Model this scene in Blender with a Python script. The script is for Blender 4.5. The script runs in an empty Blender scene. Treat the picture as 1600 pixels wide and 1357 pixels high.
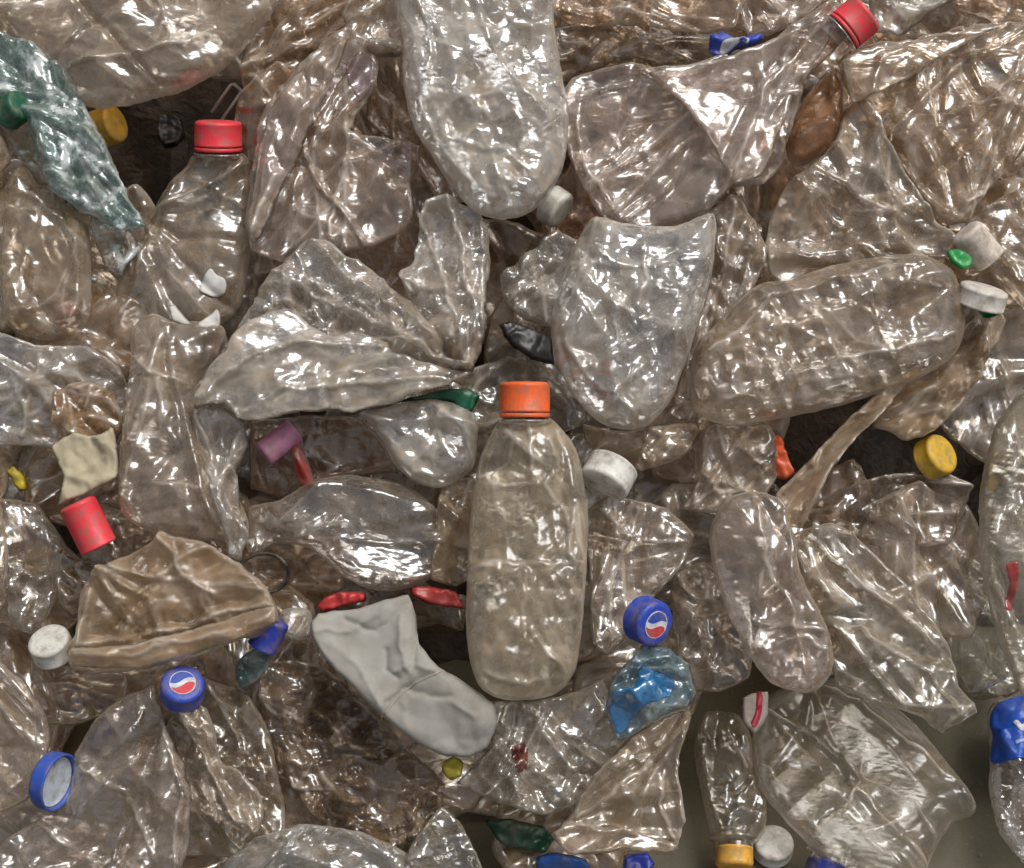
import bpy, bmesh, math, random
import numpy as np
from mathutils import Vector, Matrix
from mathutils.geometry import delaunay_2d_cdt
from mathutils.kdtree import KDTree

# ------------------------------------------------------------------ camera, sky, sun, exposure
scene = bpy.context.scene
col = scene.collection
R = math.radians
DIST, HALF = 1.17, 0.30                       # camera distance to the heap, tan(half field of view)
CENTRE = Vector((0, 0, 0.115))                # point of the heap in the middle of the picture
FWD = Vector((0, math.cos(R(60)), -math.sin(R(60))))
RIGHT = Vector((1, 0, 0))
UP = RIGHT.cross(FWD)
EYE = CENTRE - FWD * DIST
cam_data = bpy.data.cameras.new('camera')
cam = bpy.data.objects.new('camera', cam_data)
col.objects.link(cam)
cam.location = EYE
cam.rotation_euler = (R(30), 0, 0)
cam_data.sensor_fit = 'HORIZONTAL'
cam_data.sensor_width = 36
cam_data.lens = 18 / HALF
cam_data.clip_start = 0.05
cam_data.clip_end = 60
scene.camera = cam

SUN_DIR = Vector((0.38, 0.30, 0.92)).normalized()      # towards the light
sun_elev = math.asin(SUN_DIR.z)
world = bpy.data.worlds.new('World')
scene.world = world
world.use_nodes = True
wn, wl = world.node_tree.nodes, world.node_tree.links
sky = wn.new('ShaderNodeTexSky')
sky.sky_type = 'NISHITA'
sky.sun_disc = False
sky.sun_elevation = sun_elev
sky.sun_rotation = math.atan2(SUN_DIR.x, SUN_DIR.y)
sky.dust_density = 4
hs = wn.new('ShaderNodeHueSaturation')
hs.inputs['Saturation'].default_value = 0.22           # overcast: nearly colourless
wl.new(sky.outputs[0], hs.inputs['Color'])
wl.new(hs.outputs[0], wn['Background'].inputs[0])
wn['Background'].inputs[1].default_value = 0.075
sun_data = bpy.data.lights.new('sun', 'SUN')
sun_data.energy = 1.5
sun_data.angle = R(28)
sun_data.color = (1, 0.98, 0.95)
sun = bpy.data.objects.new('sun', sun_data)
col.objects.link(sun)
sun.rotation_euler = SUN_DIR.to_track_quat('Z', 'Y').to_euler()
scene.view_settings.view_transform = 'Standard'
scene.view_settings.look = 'None'
scene.view_settings.exposure = 0.4
scene.view_settings.gamma = 1
scene.render.engine = 'CYCLES'
cy = scene.cycles
cy.max_bounces = 4
cy.diffuse_bounces = 3
cy.glossy_bounces = 2
cy.transmission_bounces = 2
cy.transparent_max_bounces = 12
cy.use_adaptive_sampling = True
cy.adaptive_threshold = 0.06
cy.sample_clamp_indirect = 6
cy.caustics_reflective = False
cy.caustics_refractive = False
cy.use_denoising = True
world.cycles.sampling_method = 'NONE'          # an even sky needs no importance map

# ------------------------------------------------------------------ materials
def new_mat(name):
    m = bpy.data.materials.new(name)
    m.use_nodes = True
    m.node_tree.nodes.clear()
    n, l = m.node_tree.nodes, m.node_tree.links
    out = n.new('ShaderNodeOutputMaterial')
    return m, n, l, out

def N(n, kind, **kw):
    x = n.new('ShaderNode' + kind)
    for k, v in kw.items():
        if k in x.inputs.keys():
            x.inputs[k].default_value = v
        else:
            setattr(x, k, v)
    return x

def math_node(n, l, op, a, b=None, clamp=False):
    x = n.new('ShaderNodeMath')
    x.operation = op
    x.use_clamp = clamp
    for i, v in enumerate((a, b)):
        if v is None:
            continue
        if isinstance(v, (int, float)):
            x.inputs[i].default_value = v
        else:
            l.new(v, x.inputs[i])
    return x.outputs[0]

def film_material(name, rough=0.17, paint=None, gain=2.0, streak=0.4):
    """thin crumpled PET: see-through wall, a film of dirt, whitened creases, gloss on top; colour = tint, alpha = dirt.
    grime, crease whitening and edge sheen put into the colour are stored per vertex ('grime', 'wear')"""
    m, n, l, out = new_mat(name)
    oi = N(n, 'ObjectInfo')
    gr = N(n, 'Attribute', attribute_name='grime')
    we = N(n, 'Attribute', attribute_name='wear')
    g1 = math_node(n, l, 'ADD', gr.outputs['Fac'], 1.0)
    dirt = math_node(n, l, 'MULTIPLY', g1, oi.outputs['Alpha'])
    lw = N(n, 'LayerWeight', Blend=0.5)
    f2 = math_node(n, l, 'POWER', lw.outputs['Facing'], 2.2)
    base = math_node(n, l, 'MULTIPLY_ADD', f2, 0.5)                 # slanting walls are longer to look through
    l.new(dirt, base.node.inputs[2])
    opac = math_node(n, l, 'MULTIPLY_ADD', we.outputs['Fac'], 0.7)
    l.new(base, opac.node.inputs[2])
    opac = math_node(n, l, 'MAXIMUM', opac, 0.03)
    opac = math_node(n, l, 'MINIMUM', opac, 0.97)
    tr = N(n, 'BsdfTransparent')
    tmix = N(n, 'Mix', data_type='RGBA', clamp_result=True); tmix.inputs[0].default_value = 0.5
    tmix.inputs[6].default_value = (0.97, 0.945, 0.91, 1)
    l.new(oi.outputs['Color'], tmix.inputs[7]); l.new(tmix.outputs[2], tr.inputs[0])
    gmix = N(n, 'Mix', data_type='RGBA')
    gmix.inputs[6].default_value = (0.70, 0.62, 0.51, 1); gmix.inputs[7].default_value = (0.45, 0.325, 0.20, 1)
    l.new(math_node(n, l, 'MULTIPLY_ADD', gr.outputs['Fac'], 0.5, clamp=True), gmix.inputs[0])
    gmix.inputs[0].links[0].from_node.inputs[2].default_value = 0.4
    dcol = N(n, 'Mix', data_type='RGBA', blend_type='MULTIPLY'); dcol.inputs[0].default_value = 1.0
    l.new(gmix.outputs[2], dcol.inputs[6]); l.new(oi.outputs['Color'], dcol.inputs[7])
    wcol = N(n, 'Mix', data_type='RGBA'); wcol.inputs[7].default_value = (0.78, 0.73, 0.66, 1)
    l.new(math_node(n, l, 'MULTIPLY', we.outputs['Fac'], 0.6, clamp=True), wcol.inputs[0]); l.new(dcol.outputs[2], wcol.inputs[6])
    di = N(n, 'BsdfDiffuse'); l.new(wcol.outputs[2], di.inputs[0])
    tl = N(n, 'BsdfTranslucent'); l.new(wcol.outputs[2], tl.inputs[0])
    dm = N(n, 'MixShader'); dm.inputs[0].default_value = 0.35
    l.new(di.outputs[0], dm.inputs[1]); l.new(tl.outputs[0], dm.inputs[2])
    body = N(n, 'MixShader')
    l.new(opac, body.inputs[0]); l.new(tr.outputs[0], body.inputs[1]); l.new(dm.outputs[0], body.inputs[2])
    src = body.outputs[0]
    if paint:
        tc = N(n, 'TexCoord')
        pn = N(n, 'TexNoise', Scale=58.0, Detail=4.0, Roughness=0.7); l.new(tc.outputs['Object'], pn.inputs['Vector'])
        pm = N(n, 'MapRange'); pm.inputs[1].default_value = paint[1]; pm.inputs[2].default_value = paint[1] + 0.14
        l.new(pn.outputs[0], pm.inputs[0])
        pd = N(n, 'BsdfDiffuse'); pd.inputs[0].default_value = (*paint[0], 1)
        px = N(n, 'MixShader'); l.new(pm.outputs[0], px.inputs[0]); l.new(src, px.inputs[1]); l.new(pd.outputs[0], px.inputs[2])
        src = px.outputs[0]
    tco = N(n, 'TexCoord')
    mp = N(n, 'Mapping'); mp.inputs['Scale'].default_value = (170, 380, 170); mp.inputs['Rotation'].default_value = (0, 0, 0.6)
    l.new(tco.outputs['Object'], mp.inputs['Vector'])
    nz = N(n, 'TexNoise', noise_dimensions='2D', Scale=1.0, Detail=0.6); l.new(mp.outputs[0], nz.inputs['Vector'])
    bp = N(n, 'Bump', Strength=0.55 * streak, Distance=0.0011); l.new(nz.outputs[0], bp.inputs['Height'])
    gl = N(n, 'BsdfGlossy'); l.new(bp.outputs[0], gl.inputs['Normal']); l.new(bp.outputs[0], di.inputs['Normal']); gl.inputs['Color'].default_value = (0.97, 0.98, 1, 1); gl.inputs['Roughness'].default_value = rough
    fr = N(n, 'Fresnel', IOR=1.58)
    ff = math_node(n, l, 'MULTIPLY', fr.outputs[0], gain)                  # both faces of the wall reflect
    ff = math_node(n, l, 'MINIMUM', ff, 0.34)                              # scuffed film: no mirror at the rims
    sm = N(n, 'MixShader')
    l.new(ff, sm.inputs[0]); l.new(src, sm.inputs[1]); l.new(gl.outputs[0], sm.inputs[2])
    l.new(sm.outputs[0], out.inputs[0])
    return m

def solid_material(name, rough=0.4, noise=0.25, bump=0.15, scale=60.0, bscale=300.0, trans=0.0, dirtcol=(0.22, 0.17, 0.12)):
    """opaque moulded plastic, paper or cloth: colour comes from the object, grime from noise"""
    m, n, l, out = new_mat(name)
    tc = N(n, 'TexCoord'); oi = N(n, 'ObjectInfo')
    off = N(n, 'VectorMath', operation='ADD')
    l.new(tc.outputs['Object'], off.inputs[0]); l.new(oi.outputs['Random'], off.inputs[1])
    P = off.outputs[0]
    n1 = N(n, 'TexNoise', Scale=scale, Detail=6.0, Roughness=0.68); l.new(P, n1.inputs['Vector'])
    nb = N(n, 'TexNoise', Scale=bscale, Detail=4.0, Roughness=0.6); l.new(P, nb.inputs['Vector'])
    mr = N(n, 'MapRange'); mr.inputs[1].default_value = 0.44; mr.inputs[2].default_value = 0.70
    mr.inputs[3].default_value = 0.0; mr.inputs[4].default_value = noise
    l.new(n1.outputs[0], mr.inputs[0])
    mx = N(n, 'Mix', data_type='RGBA'); l.new(mr.outputs[0], mx.inputs[0])
    l.new(oi.outputs['Color'], mx.inputs[6]); mx.inputs[7].default_value = (*dirtcol, 1)
    bp = N(n, 'Bump', Strength=bump, Distance=0.001); l.new(nb.outputs[0], bp.inputs['Height'])
    pr = N(n, 'BsdfPrincipled'); l.new(mx.outputs[2], pr.inputs['Base Color']); pr.inputs['Roughness'].default_value = rough
    rr = math_node(n, l, 'MULTIPLY_ADD', n1.outputs[0], 0.35); rr.node.inputs[2].default_value = rough - 0.15
    l.new(rr, pr.inputs['Roughness'])
    l.new(bp.outputs[0], pr.inputs['Normal'])
    src = pr.outputs[0]
    if trans:
        tl = N(n, 'BsdfTranslucent'); l.new(mx.outputs[2], tl.inputs[0])
        ms = N(n, 'MixShader'); ms.inputs[0].default_value = trans
        l.new(src, ms.inputs[1]); l.new(tl.outputs[0], ms.inputs[2]); src = ms.outputs[0]
    l.new(src, out.inputs[0])
    return m

def floor_material():
    m, n, l, out = new_mat('floor_concrete')
    tc = N(n, 'TexCoord')
    a = N(n, 'TexNoise', Scale=9.0, Detail=8.0, Roughness=0.7); l.new(tc.outputs['Object'], a.inputs['Vector'])
    b = N(n, 'TexNoise', Scale=420.0, Detail=4.0, Roughness=0.7); l.new(tc.outputs['Object'], b.inputs['Vector'])
    s = math_node(n, l, 'MULTIPLY_ADD', b.outputs[0], 0.45); l.new(a.outputs[0], s.node.inputs[2])
    ramp = N(n, 'ValToRGB')
    ramp.color_ramp.elements[0].position = 0.45; ramp.color_ramp.elements[0].color = (0.075, 0.064, 0.038, 1)
    ramp.color_ramp.elements[1].position = 0.95; ramp.color_ramp.elements[1].color = (0.135, 0.117, 0.075, 1)
    l.new(s, ramp.inputs[0])
    bp = N(n, 'Bump', Strength=0.35, Distance=0.002); l.new(s, bp.inputs['Height'])
    pr = N(n, 'BsdfPrincipled', Roughness=0.75); l.new(ramp.outputs[0], pr.inputs['Base Color']); l.new(bp.outputs[0], pr.inputs['Normal'])
    l.new(pr.outputs[0], out.inputs[0])
    return m

def core_material():
    m, n, l, out = new_mat('heap_plastic')
    tc = N(n, 'TexCoord')
    a = N(n, 'TexNoise', Scale=22.0, Detail=6.0, Roughness=0.65); l.new(tc.outputs['Object'], a.inputs['Vector'])
    b = N(n, 'TexNoise', Scale=130.0, Detail=4.0, Distortion=0.8); l.new(tc.outputs['Object'], b.inputs['Vector'])
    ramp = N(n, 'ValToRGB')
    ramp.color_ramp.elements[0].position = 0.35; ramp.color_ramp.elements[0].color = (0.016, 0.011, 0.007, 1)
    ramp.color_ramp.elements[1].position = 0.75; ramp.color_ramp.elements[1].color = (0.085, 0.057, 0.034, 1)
    l.new(a.outputs[0], ramp.inputs[0])
    bp = N(n, 'Bump', Strength=0.8, Distance=0.003); l.new(b.outputs[0], bp.inputs['Height'])
    pr = N(n, 'BsdfPrincipled', Roughness=0.7); l.new(ramp.outputs[0], pr.inputs['Base Color']); l.new(bp.outputs[0], pr.inputs['Normal'])
    l.new(pr.outputs[0], out.inputs[0])
    return m

M = {
    'film': film_material('clear_plastic'),
    'crinkle': film_material('crinkled_plastic', rough=0.14, gain=2.9, streak=0.6),
    'smooth': film_material('smooth_plastic', rough=0.19, gain=1.1, streak=0.3),
    'matte': film_material('dusty_plastic', rough=0.3, gain=0.9, streak=0.5),
    'painted': film_material('paint_smeared_plastic', paint=((0.62, 0.66, 0.64), 0.51)),
    'cap': solid_material('cap_plastic', rough=0.45, noise=0.75, bump=0.15, scale=130),
    'scrap': solid_material('scrap_plastic', rough=0.35, noise=0.35, bump=0.25),
    'paper': solid_material('paper', rough=0.8, noise=0.35, bump=0.3, scale=90, trans=0.15),
    'cloth': solid_material('cloth', rough=0.95, noise=0.8, bump=0.35, scale=30, bscale=2200, dirtcol=(0.27, 0.235, 0.19)),
    'floor': floor_material(),
    'core': core_material(),
}

# ------------------------------------------------------------------ geometry helpers
HEAP_N = Vector((0, -math.sin(R(20)), math.cos(R(20))))
UPZ = Vector((0, 0, 1))
WORLD = {}                                       # world matrix of every root

def ray(px, py):
    return (FWD + RIGHT * ((px - 800) / 1600 * 2 * HALF) + UP * ((678.5 - py) / 1600 * 2 * HALF)).normalized()

def hit(px, py, p0, n):
    d = ray(px, py)
    return EYE + d * ((p0 - EYE).dot(n) / d.dot(n))

class Sheet:
    """a plane in the heap: e mm above the heap's slope (or above the floor), tilted by (tx, ty)"""
    def __init__(s, px, py, e, tx=0, ty=0, floor=False):
        n = UPZ if floor else HEAP_N
        p0 = Vector((0, 0, e / 1000)) if floor else CENTRE + HEAP_N * (e / 1000)
        s.o = hit(px, py, p0, n)
        v0 = n.cross(RIGHT)
        s.n = (n + RIGHT * tx + v0 * ty).normalized()
        s.u = (RIGHT - s.n * RIGHT.dot(s.n)).normalized()
        s.v = s.n.cross(s.u)
        s.mat = Matrix(((s.u.x, s.v.x, s.n.x, s.o.x), (s.u.y, s.v.y, s.n.y, s.o.y), (s.u.z, s.v.z, s.n.z, s.o.z), (0, 0, 0, 1)))
    def local(s, pts):
        out = []
        for (x, y) in pts:
            q = hit(x, y, s.o, s.n) - s.o
            out.append((q.dot(s.u), q.dot(s.v)))
        return np.array(out)

def link(name, mesh, mat, world_m, parent=None, color=(1, 1, 1, 0.2)):
    if mesh is not None and mat is not None and not mesh.materials:
        mesh.materials.append(mat)
    o = bpy.data.objects.new(name, mesh)
    col.objects.link(o)
    o.color = color
    if parent is not None:
        o.parent = parent
        o.matrix_basis = WORLD[parent.name].inverted() @ world_m
    else:
        o.matrix_basis = world_m
    WORLD[o.name] = world_m
    return o

def tag(o, label, cat, group=None, kind=None):
    if label: o['label'] = label
    if cat: o['category'] = cat
    if group: o['group'] = group
    if kind: o['kind'] = kind
    return o

def smooth_loop(P, step, rng, jag, sharp=0.0):
    """closed Catmull-Rom through the outline, evenly stepped, with small nicks"""
    n = len(P)
    out = []
    for i in range(n):
        p0, p1, p2, p3 = P[i - 1], P[i], P[(i + 1) % n], P[(i + 2) % n]
        L = np.linalg.norm(p2 - p1)
        k = max(1, int(L / step))
        for j in range(k):
            t = j / k
            out.append(sharp * (p1 + (p2 - p1) * t) + (1 - sharp) * 0.5 * ((2 * p1) + (-p0 + p2) * t + (2 * p0 - 5 * p1 + 4 * p2 - p3) * t * t + (-p0 + 3 * p1 - 3 * p2 + p3) * t ** 3))
    Q = np.array(out)
    m = len(Q)
    ph = np.arange(m) / m * 2 * math.pi
    w = np.zeros(m)
    per = np.linalg.norm(np.roll(Q, -1, 0) - Q, axis=1).sum()
    for wl in (.045, .028, .017, .011, .007):
        k = max(2, round(per / wl))
        env = np.sin(ph * max(1, k // 4) + rng.uniform(0, 6.3)) * .5 + .6
        w += np.abs(np.sin(ph * k / 2 + rng.uniform(0, 6.3))) * env * rng.uniform(0.3, 1) * min(1.3, (wl / .02) ** .6)
    d = np.roll(Q, -1, 0) - np.roll(Q, 1, 0)
    nn = np.stack([d[:, 1], -d[:, 0]], 1)
    nn /= np.linalg.norm(nn, axis=1)[:, None] + 1e-9
    return Q + nn * (w * jag)[:, None]

def seg_dist(P, A, B):
    """distance of points P to segments A-B: (points, segments)"""
    d = B - A
    L2 = (d ** 2).sum(1) + 1e-12
    t = ((P[:, None, :] - A[None]) * d[None]).sum(2) / L2[None]
    t = np.clip(t, 0, 1)
    q = A[None] + t[:, :, None] * d[None]
    return np.sqrt(((P[:, None, :] - q) ** 2).sum(2))

def inside(P, Q):
    x, y = P[:, 0][:, None], P[:, 1][:, None]
    x1, y1 = Q[:, 0][None], Q[:, 1][None]
    x2, y2 = np.roll(Q[:, 0], -1)[None], np.roll(Q[:, 1], -1)[None]
    c = ((y1 > y) != (y2 > y)) & (x < (x2 - x1) * (y - y1) / (y2 - y1 + 1e-12) + x1)
    return (c.sum(1) % 2) == 1

def near_dist(P, Q):
    """distance of the points to the outline"""
    B = (Q + np.roll(Q, -1, 0)) / 2
    kd = KDTree(len(Q) * 2)
    for i, p in enumerate(np.concatenate([Q, B])):
        kd.insert((p[0], p[1], 0), i)
    kd.balance()
    return np.array([kd.find((x, y, 0))[2] for x, y in P.tolist()])

class Noise:
    """smooth value noise over the sheet"""
    def __init__(s, wave, rng):
        s.w = wave; s.t = rng.uniform(-1, 1, (64, 64)); s.o = rng.uniform(0, 50, 2)
    def __call__(s, P):
        q = P / s.w + s.o
        i = np.floor(q).astype(int); f = q - i
        f = f * f * (3 - 2 * f)
        a, b = i[:, 0] % 64, i[:, 1] % 64
        a1, b1 = (a + 1) % 64, (b + 1) % 64
        return (s.t[a, b] * (1 - f[:, 0]) + s.t[a1, b] * f[:, 0]) * (1 - f[:, 1]) + (s.t[a, b1] * (1 - f[:, 0]) + s.t[a1, b1] * f[:, 0]) * f[:, 1]

class Crinkle:
    """fine crumple: a warped grid of flat triangles"""
    def __init__(s, cell, rng, ang, stretch):
        s.c, s.t, s.o = cell, rng.uniform(-1, 1, (64, 64)), rng.uniform(0, 50, 2)
        s.ca, s.sa, s.st = math.cos(ang), math.sin(ang), stretch
        s.wx, s.wy = Noise(cell * 2.1, rng), Noise(cell * 2.1, rng)
    def __call__(s, P):
        q = np.stack([P[:, 0] + s.wx(P) * s.c * .8, P[:, 1] + s.wy(P) * s.c * .8], 1)
        q = np.stack([(q[:, 0] * s.ca + q[:, 1] * s.sa) / s.st, -q[:, 0] * s.sa + q[:, 1] * s.ca], 1) / s.c + s.o
        i = np.floor(q).astype(int); f = q - i
        a, b = i[:, 0] % 64, i[:, 1] % 64
        a1, b1 = (a + 1) % 64, (b + 1) % 64
        fx, fy = f[:, 0], f[:, 1]
        lowt = s.t[a, b] + (s.t[a1, b] - s.t[a, b]) * fx + (s.t[a1, b1] - s.t[a1, b]) * fy
        upt = s.t[a, b] + (s.t[a, b1] - s.t[a, b]) * fy + (s.t[a1, b1] - s.t[a, b1]) * fx
        return np.where(fx > fy, lowt, upt)

class Facets:
    """crumpled film: random peaks joined by flat triangles, so that creases run from peak to peak"""
    def __init__(s, lo, hi, scale, rng, ang=0.0, stretch=1.0):
        s.ca, s.sa, s.st = math.cos(ang), math.sin(ang), stretch
        c = (np.array(lo) + np.array(hi)) / 2
        r = np.linalg.norm(np.array(hi) - np.array(lo)) / 2 + scale * 2
        s.c = c
        k = int(2 * r / scale) + 1
        g = (np.arange(k) - (k - 1) / 2) * scale
        X, Y = np.meshgrid(g, g)
        S = np.stack([X.ravel(), Y.ravel()], 1) + rng.uniform(-0.46, 0.46, (k * k, 2)) * scale
        res = delaunay_2d_cdt([Vector(p) for p in S], [], [], 0, 1e-9)
        s.S = np.array([tuple(v) for v in res[0]])
        s.T = np.array(res[2])
        s.H = rng.uniform(-1, 1, len(s.S))
    def __call__(s, P):
        q = P - s.c
        q = np.stack([(q[:, 0] * s.ca + q[:, 1] * s.sa) / s.st, -q[:, 0] * s.sa + q[:, 1] * s.ca], 1)
        A, B, C = s.S[s.T[:, 0]], s.S[s.T[:, 1]], s.S[s.T[:, 2]]
        out = np.zeros(len(P))
        det = (B[:, 1] - C[:, 1]) * (A[:, 0] - C[:, 0]) + (C[:, 0] - B[:, 0]) * (A[:, 1] - C[:, 1])
        for i0 in range(0, len(P), 4000):
            p = q[i0:i0 + 4000]
            dx, dy = p[:, 0][:, None] - C[None, :, 0], p[:, 1][:, None] - C[None, :, 1]
            a = ((B[:, 1] - C[:, 1])[None] * dx + (C[:, 0] - B[:, 0])[None] * dy) / det[None]
            b = ((C[:, 1] - A[:, 1])[None] * dx + (A[:, 0] - C[:, 0])[None] * dy) / det[None]
            g = np.minimum(np.minimum(a, b), 1 - a - b)
            k = g.argmax(1)
            r_ = np.arange(len(p))
            a, b = a[r_, k], b[r_, k]
            s.edge = np.concatenate([s.edge, g[r_, k]]) if i0 else g[r_, k]
            out[i0:i0 + 4000] = a * s.H[s.T[k, 0]] + b * s.H[s.T[k, 1]] + (1 - a - b) * s.H[s.T[k, 2]]
        return out

def triangulate(Q, step, rng):
    lo, hi = Q.min(0), Q.max(0)
    xs = np.arange(lo[0], hi[0], step); ys = np.arange(lo[1], hi[1], step * 0.87)
    X, Y = np.meshgrid(xs, ys)
    X = X + (np.arange(len(ys)) % 2)[:, None] * step * 0.5
    G = np.stack([X.ravel(), Y.ravel()], 1)
    G = G + rng.uniform(-0.12, 0.12, G.shape) * step
    G = G[inside(G, Q)]
    if len(G):
        G = G[near_dist(G, Q) > step * 0.6]
    n = len(Q)
    allp = [Vector(p) for p in Q] + [Vector(p) for p in G]
    res = delaunay_2d_cdt(allp, [(i, (i + 1) % n) for i in range(n)], [], 1, 1e-7)
    return np.array([tuple(v) for v in res[0]]), [tuple(f) for f in res[2]]

class Crush:
    """shape of one crushed bottle over its outline: height of the upper and lower wall at any point"""
    def __init__(s, Q, seed, top, bot, crum, fine, cell, ang, stretch, folds, ribs, bend, rim, micro=0.0005, flat=True, creases=9, depth=.0045):
        s.rng = np.random.default_rng(seed)
        s.Q = Q
        s.lo, s.hi = Q.min(0), Q.max(0)
        s.top, s.bot, s.crum, s.fine, s.rim, s.micro, s.cell = top, bot, crum, fine, rim, micro, cell
        s.f = []
        for sg in (1, -1):
            s.f.append((Facets(s.lo, s.hi, cell, s.rng, ang, stretch), Crinkle(cell * 0.42, s.rng, ang + 0.5 * sg, 1.5), Crinkle(max(.0038, cell * 0.17), s.rng, ang - 0.8 * sg, 1.4), Noise(.035, s.rng)))
        s.flat = flat
        s.folds, s.ribs, s.bend, s.ang = folds, ribs, bend, ang
        s.ph = s.rng.uniform(0, 6.3, 4)
        s.creases = []
        size = np.linalg.norm(s.hi - s.lo)
        pinch = Q[s.rng.integers(len(Q))]
        for i in range(creases):
            for _ in range(12):
                p = pinch if s.rng.random() < .4 else Q[s.rng.integers(len(Q))]
                q = Q[s.rng.integers(len(Q))]
                if np.linalg.norm(p - q) > .4 * size: break
            m_ = (p + q) / 2 + s.rng.uniform(-.08, .08, 2) * size
            s.creases.append((np.array([p, m_, q]), depth * s.rng.uniform(.25, 1) * (1 if s.rng.random() < .62 else -1), s.rng.uniform(.003, .011), s.rng.uniform(0.1, 1.0)))
        s.g = [Noise(w, s.rng) for w in (.045, .016, .006, .0025)]
    def low(s, P):
        k = 2 * math.pi / 0.13
        return s.bend * (np.sin(P[:, 0] * k + s.ph[0]) + np.sin(P[:, 1] * k * 1.15 + s.ph[1]) + 0.6 * np.sin((P[:, 0] + P[:, 1]) * k * 1.7 + s.ph[2]))
    def wall(s, P, side, d=None):
        if d is None:
            d = near_dist(P, s.Q)
        rr = np.clip(d / s.rim, 0, 1)
        prof = np.sqrt(np.clip(1 - (1 - rr) ** 2, 0, 1))
        amp = np.clip(d / 0.005, 0, 1)
        F, c1, c2, nz = s.f[0 if (side > 0 or s.flat) else 1]
        patch = np.clip(0.6 + 0.9 * nz(P), 0.2, 1.5)              # crinkled areas beside smooth ones
        big = s.crum * F(P)
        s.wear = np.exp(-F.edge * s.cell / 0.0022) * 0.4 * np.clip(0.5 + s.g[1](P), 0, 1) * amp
        fold = np.zeros(len(P))
        if side > 0 or s.flat:
            PW = P + np.stack([s.g[1](P) * .0022 + s.g[2](P) * .0012, s.g[1](P + .5) * .0022 + s.g[2](P + .5) * .0012], 1)
            for (pl, a, w) in s.folds:
                e = seg_dist(PW, pl[:-1], pl[1:]).min(1)
                fold += a * np.exp(-e / (w * .75))
                if a > 0:
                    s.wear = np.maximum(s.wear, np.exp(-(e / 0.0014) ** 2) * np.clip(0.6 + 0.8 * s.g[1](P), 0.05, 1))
        for (pl, a, w, k) in (s.creases if (s.flat or side > 0) else ()):       # sharp pressed creases with flat flanks
            PW = P + np.stack([s.g[0](P) * .004 + s.g[1](P) * .0012, s.g[0](P + .5) * .004 + s.g[1](P + .5) * .0012], 1)
            e = seg_dist(PW, pl[:-1], pl[1:]).min(1)
            fold += a * np.clip(1 - e / w, 0, 1)
            if a > 0:
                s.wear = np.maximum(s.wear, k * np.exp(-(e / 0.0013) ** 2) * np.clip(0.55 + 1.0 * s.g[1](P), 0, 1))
        s.wear = np.maximum(s.wear, np.exp(-(d / 0.0019) ** 2) * np.clip(0.75 + 0.6 * s.g[1](P), 0.15, 1))  # pale rim: bright sheen of slanting film edges, painted into the colour
        thick = (s.top if side > 0 else s.bot) * prof
        if s.flat:                                                  # a flattened bottle: both walls fold together
            mid = big * (0.55 + 0.45 * prof) + s.fine * 1.9 * c1(P) * patch + fold
            own = s.f[0 if side > 0 else 1]
            h = np.maximum(thick + (s.fine * .5 * own[1](P + .01) + s.micro * 1.4 * own[2](P) * patch) * amp, 0.0003 * amp)
        else:                                                       # still hollow: walls dented one by one
            mid = 0
            h = thick + (big * (0.4 + 0.6 * prof) + (s.fine * c1(P) + s.micro * c2(P)) * patch + fold) * amp
            if s.ribs:
                t = P[:, 0] * math.cos(s.ang) + P[:, 1] * math.sin(s.ang)
                h = h + s.ribs[0] * np.abs(np.sin(t * math.pi / s.ribs[1])) * amp * np.clip(nz(P) + .7, 0, 1)
            h = np.maximum(h, 0.0006 * amp)
        return s.low(P) + mid + h * (1 if side > 0 else -1)
    def grime(s, P):
        return s.g[0](P) * .45 + s.g[1](P) * .6 + s.g[2](P) * .5 + s.g[3](P) * .55

def crushed_mesh(name, C, step):
    V, F = triangulate(C.Q, step, C.rng)
    d = near_dist(V, C.Q)
    rim = d < 1e-6
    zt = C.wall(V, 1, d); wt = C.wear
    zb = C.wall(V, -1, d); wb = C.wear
    gt = C.grime(V); gb = C.grime(V + 0.31)
    n = len(V)
    idx = np.full(n, -1)
    inner = np.where(~rim)[0]
    idx[rim] = np.where(rim)[0]
    idx[inner] = n + np.arange(len(inner))
    verts = np.concatenate([np.column_stack([V, zt]), np.column_stack([V[inner], zb[inner]])])
    FA = np.array(F)
    FB = idx[FA[:, ::-1]]
    me = bpy.data.meshes.new(name)
    me.from_pydata(verts.tolist(), [], np.concatenate([FA, FB]).tolist())
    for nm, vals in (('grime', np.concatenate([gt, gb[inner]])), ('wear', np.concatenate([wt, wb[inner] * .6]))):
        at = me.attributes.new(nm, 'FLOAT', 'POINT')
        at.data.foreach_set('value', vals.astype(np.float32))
    me.shade_smooth()
    me.update()
    return me

def patch_mesh(name, C, Q, step, lift, thick, seed):
    """a label or scrap that follows the wall of a bottle"""
    rng = np.random.default_rng(seed)
    V, F = triangulate(Q, step, rng)
    z = C.wall(V, 1) + lift
    n = len(V)
    verts = np.concatenate([np.column_stack([V, z]), np.column_stack([V, z - thick])])
    faces = list(F) + [tuple(i + n for i in reversed(f)) for f in F]
    edge = {}
    for f in F:
        for a, b in zip(f, f[1:] + f[:1]):
            if (b, a) in edge: del edge[(b, a)]
            else: edge[(a, b)] = 1
    faces += [(b, a, a + n, b + n) for (a, b) in edge]
    me = bpy.data.meshes.new(name)
    me.from_pydata(verts.tolist(), [], faces)
    me.shade_smooth()
    return me

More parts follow.
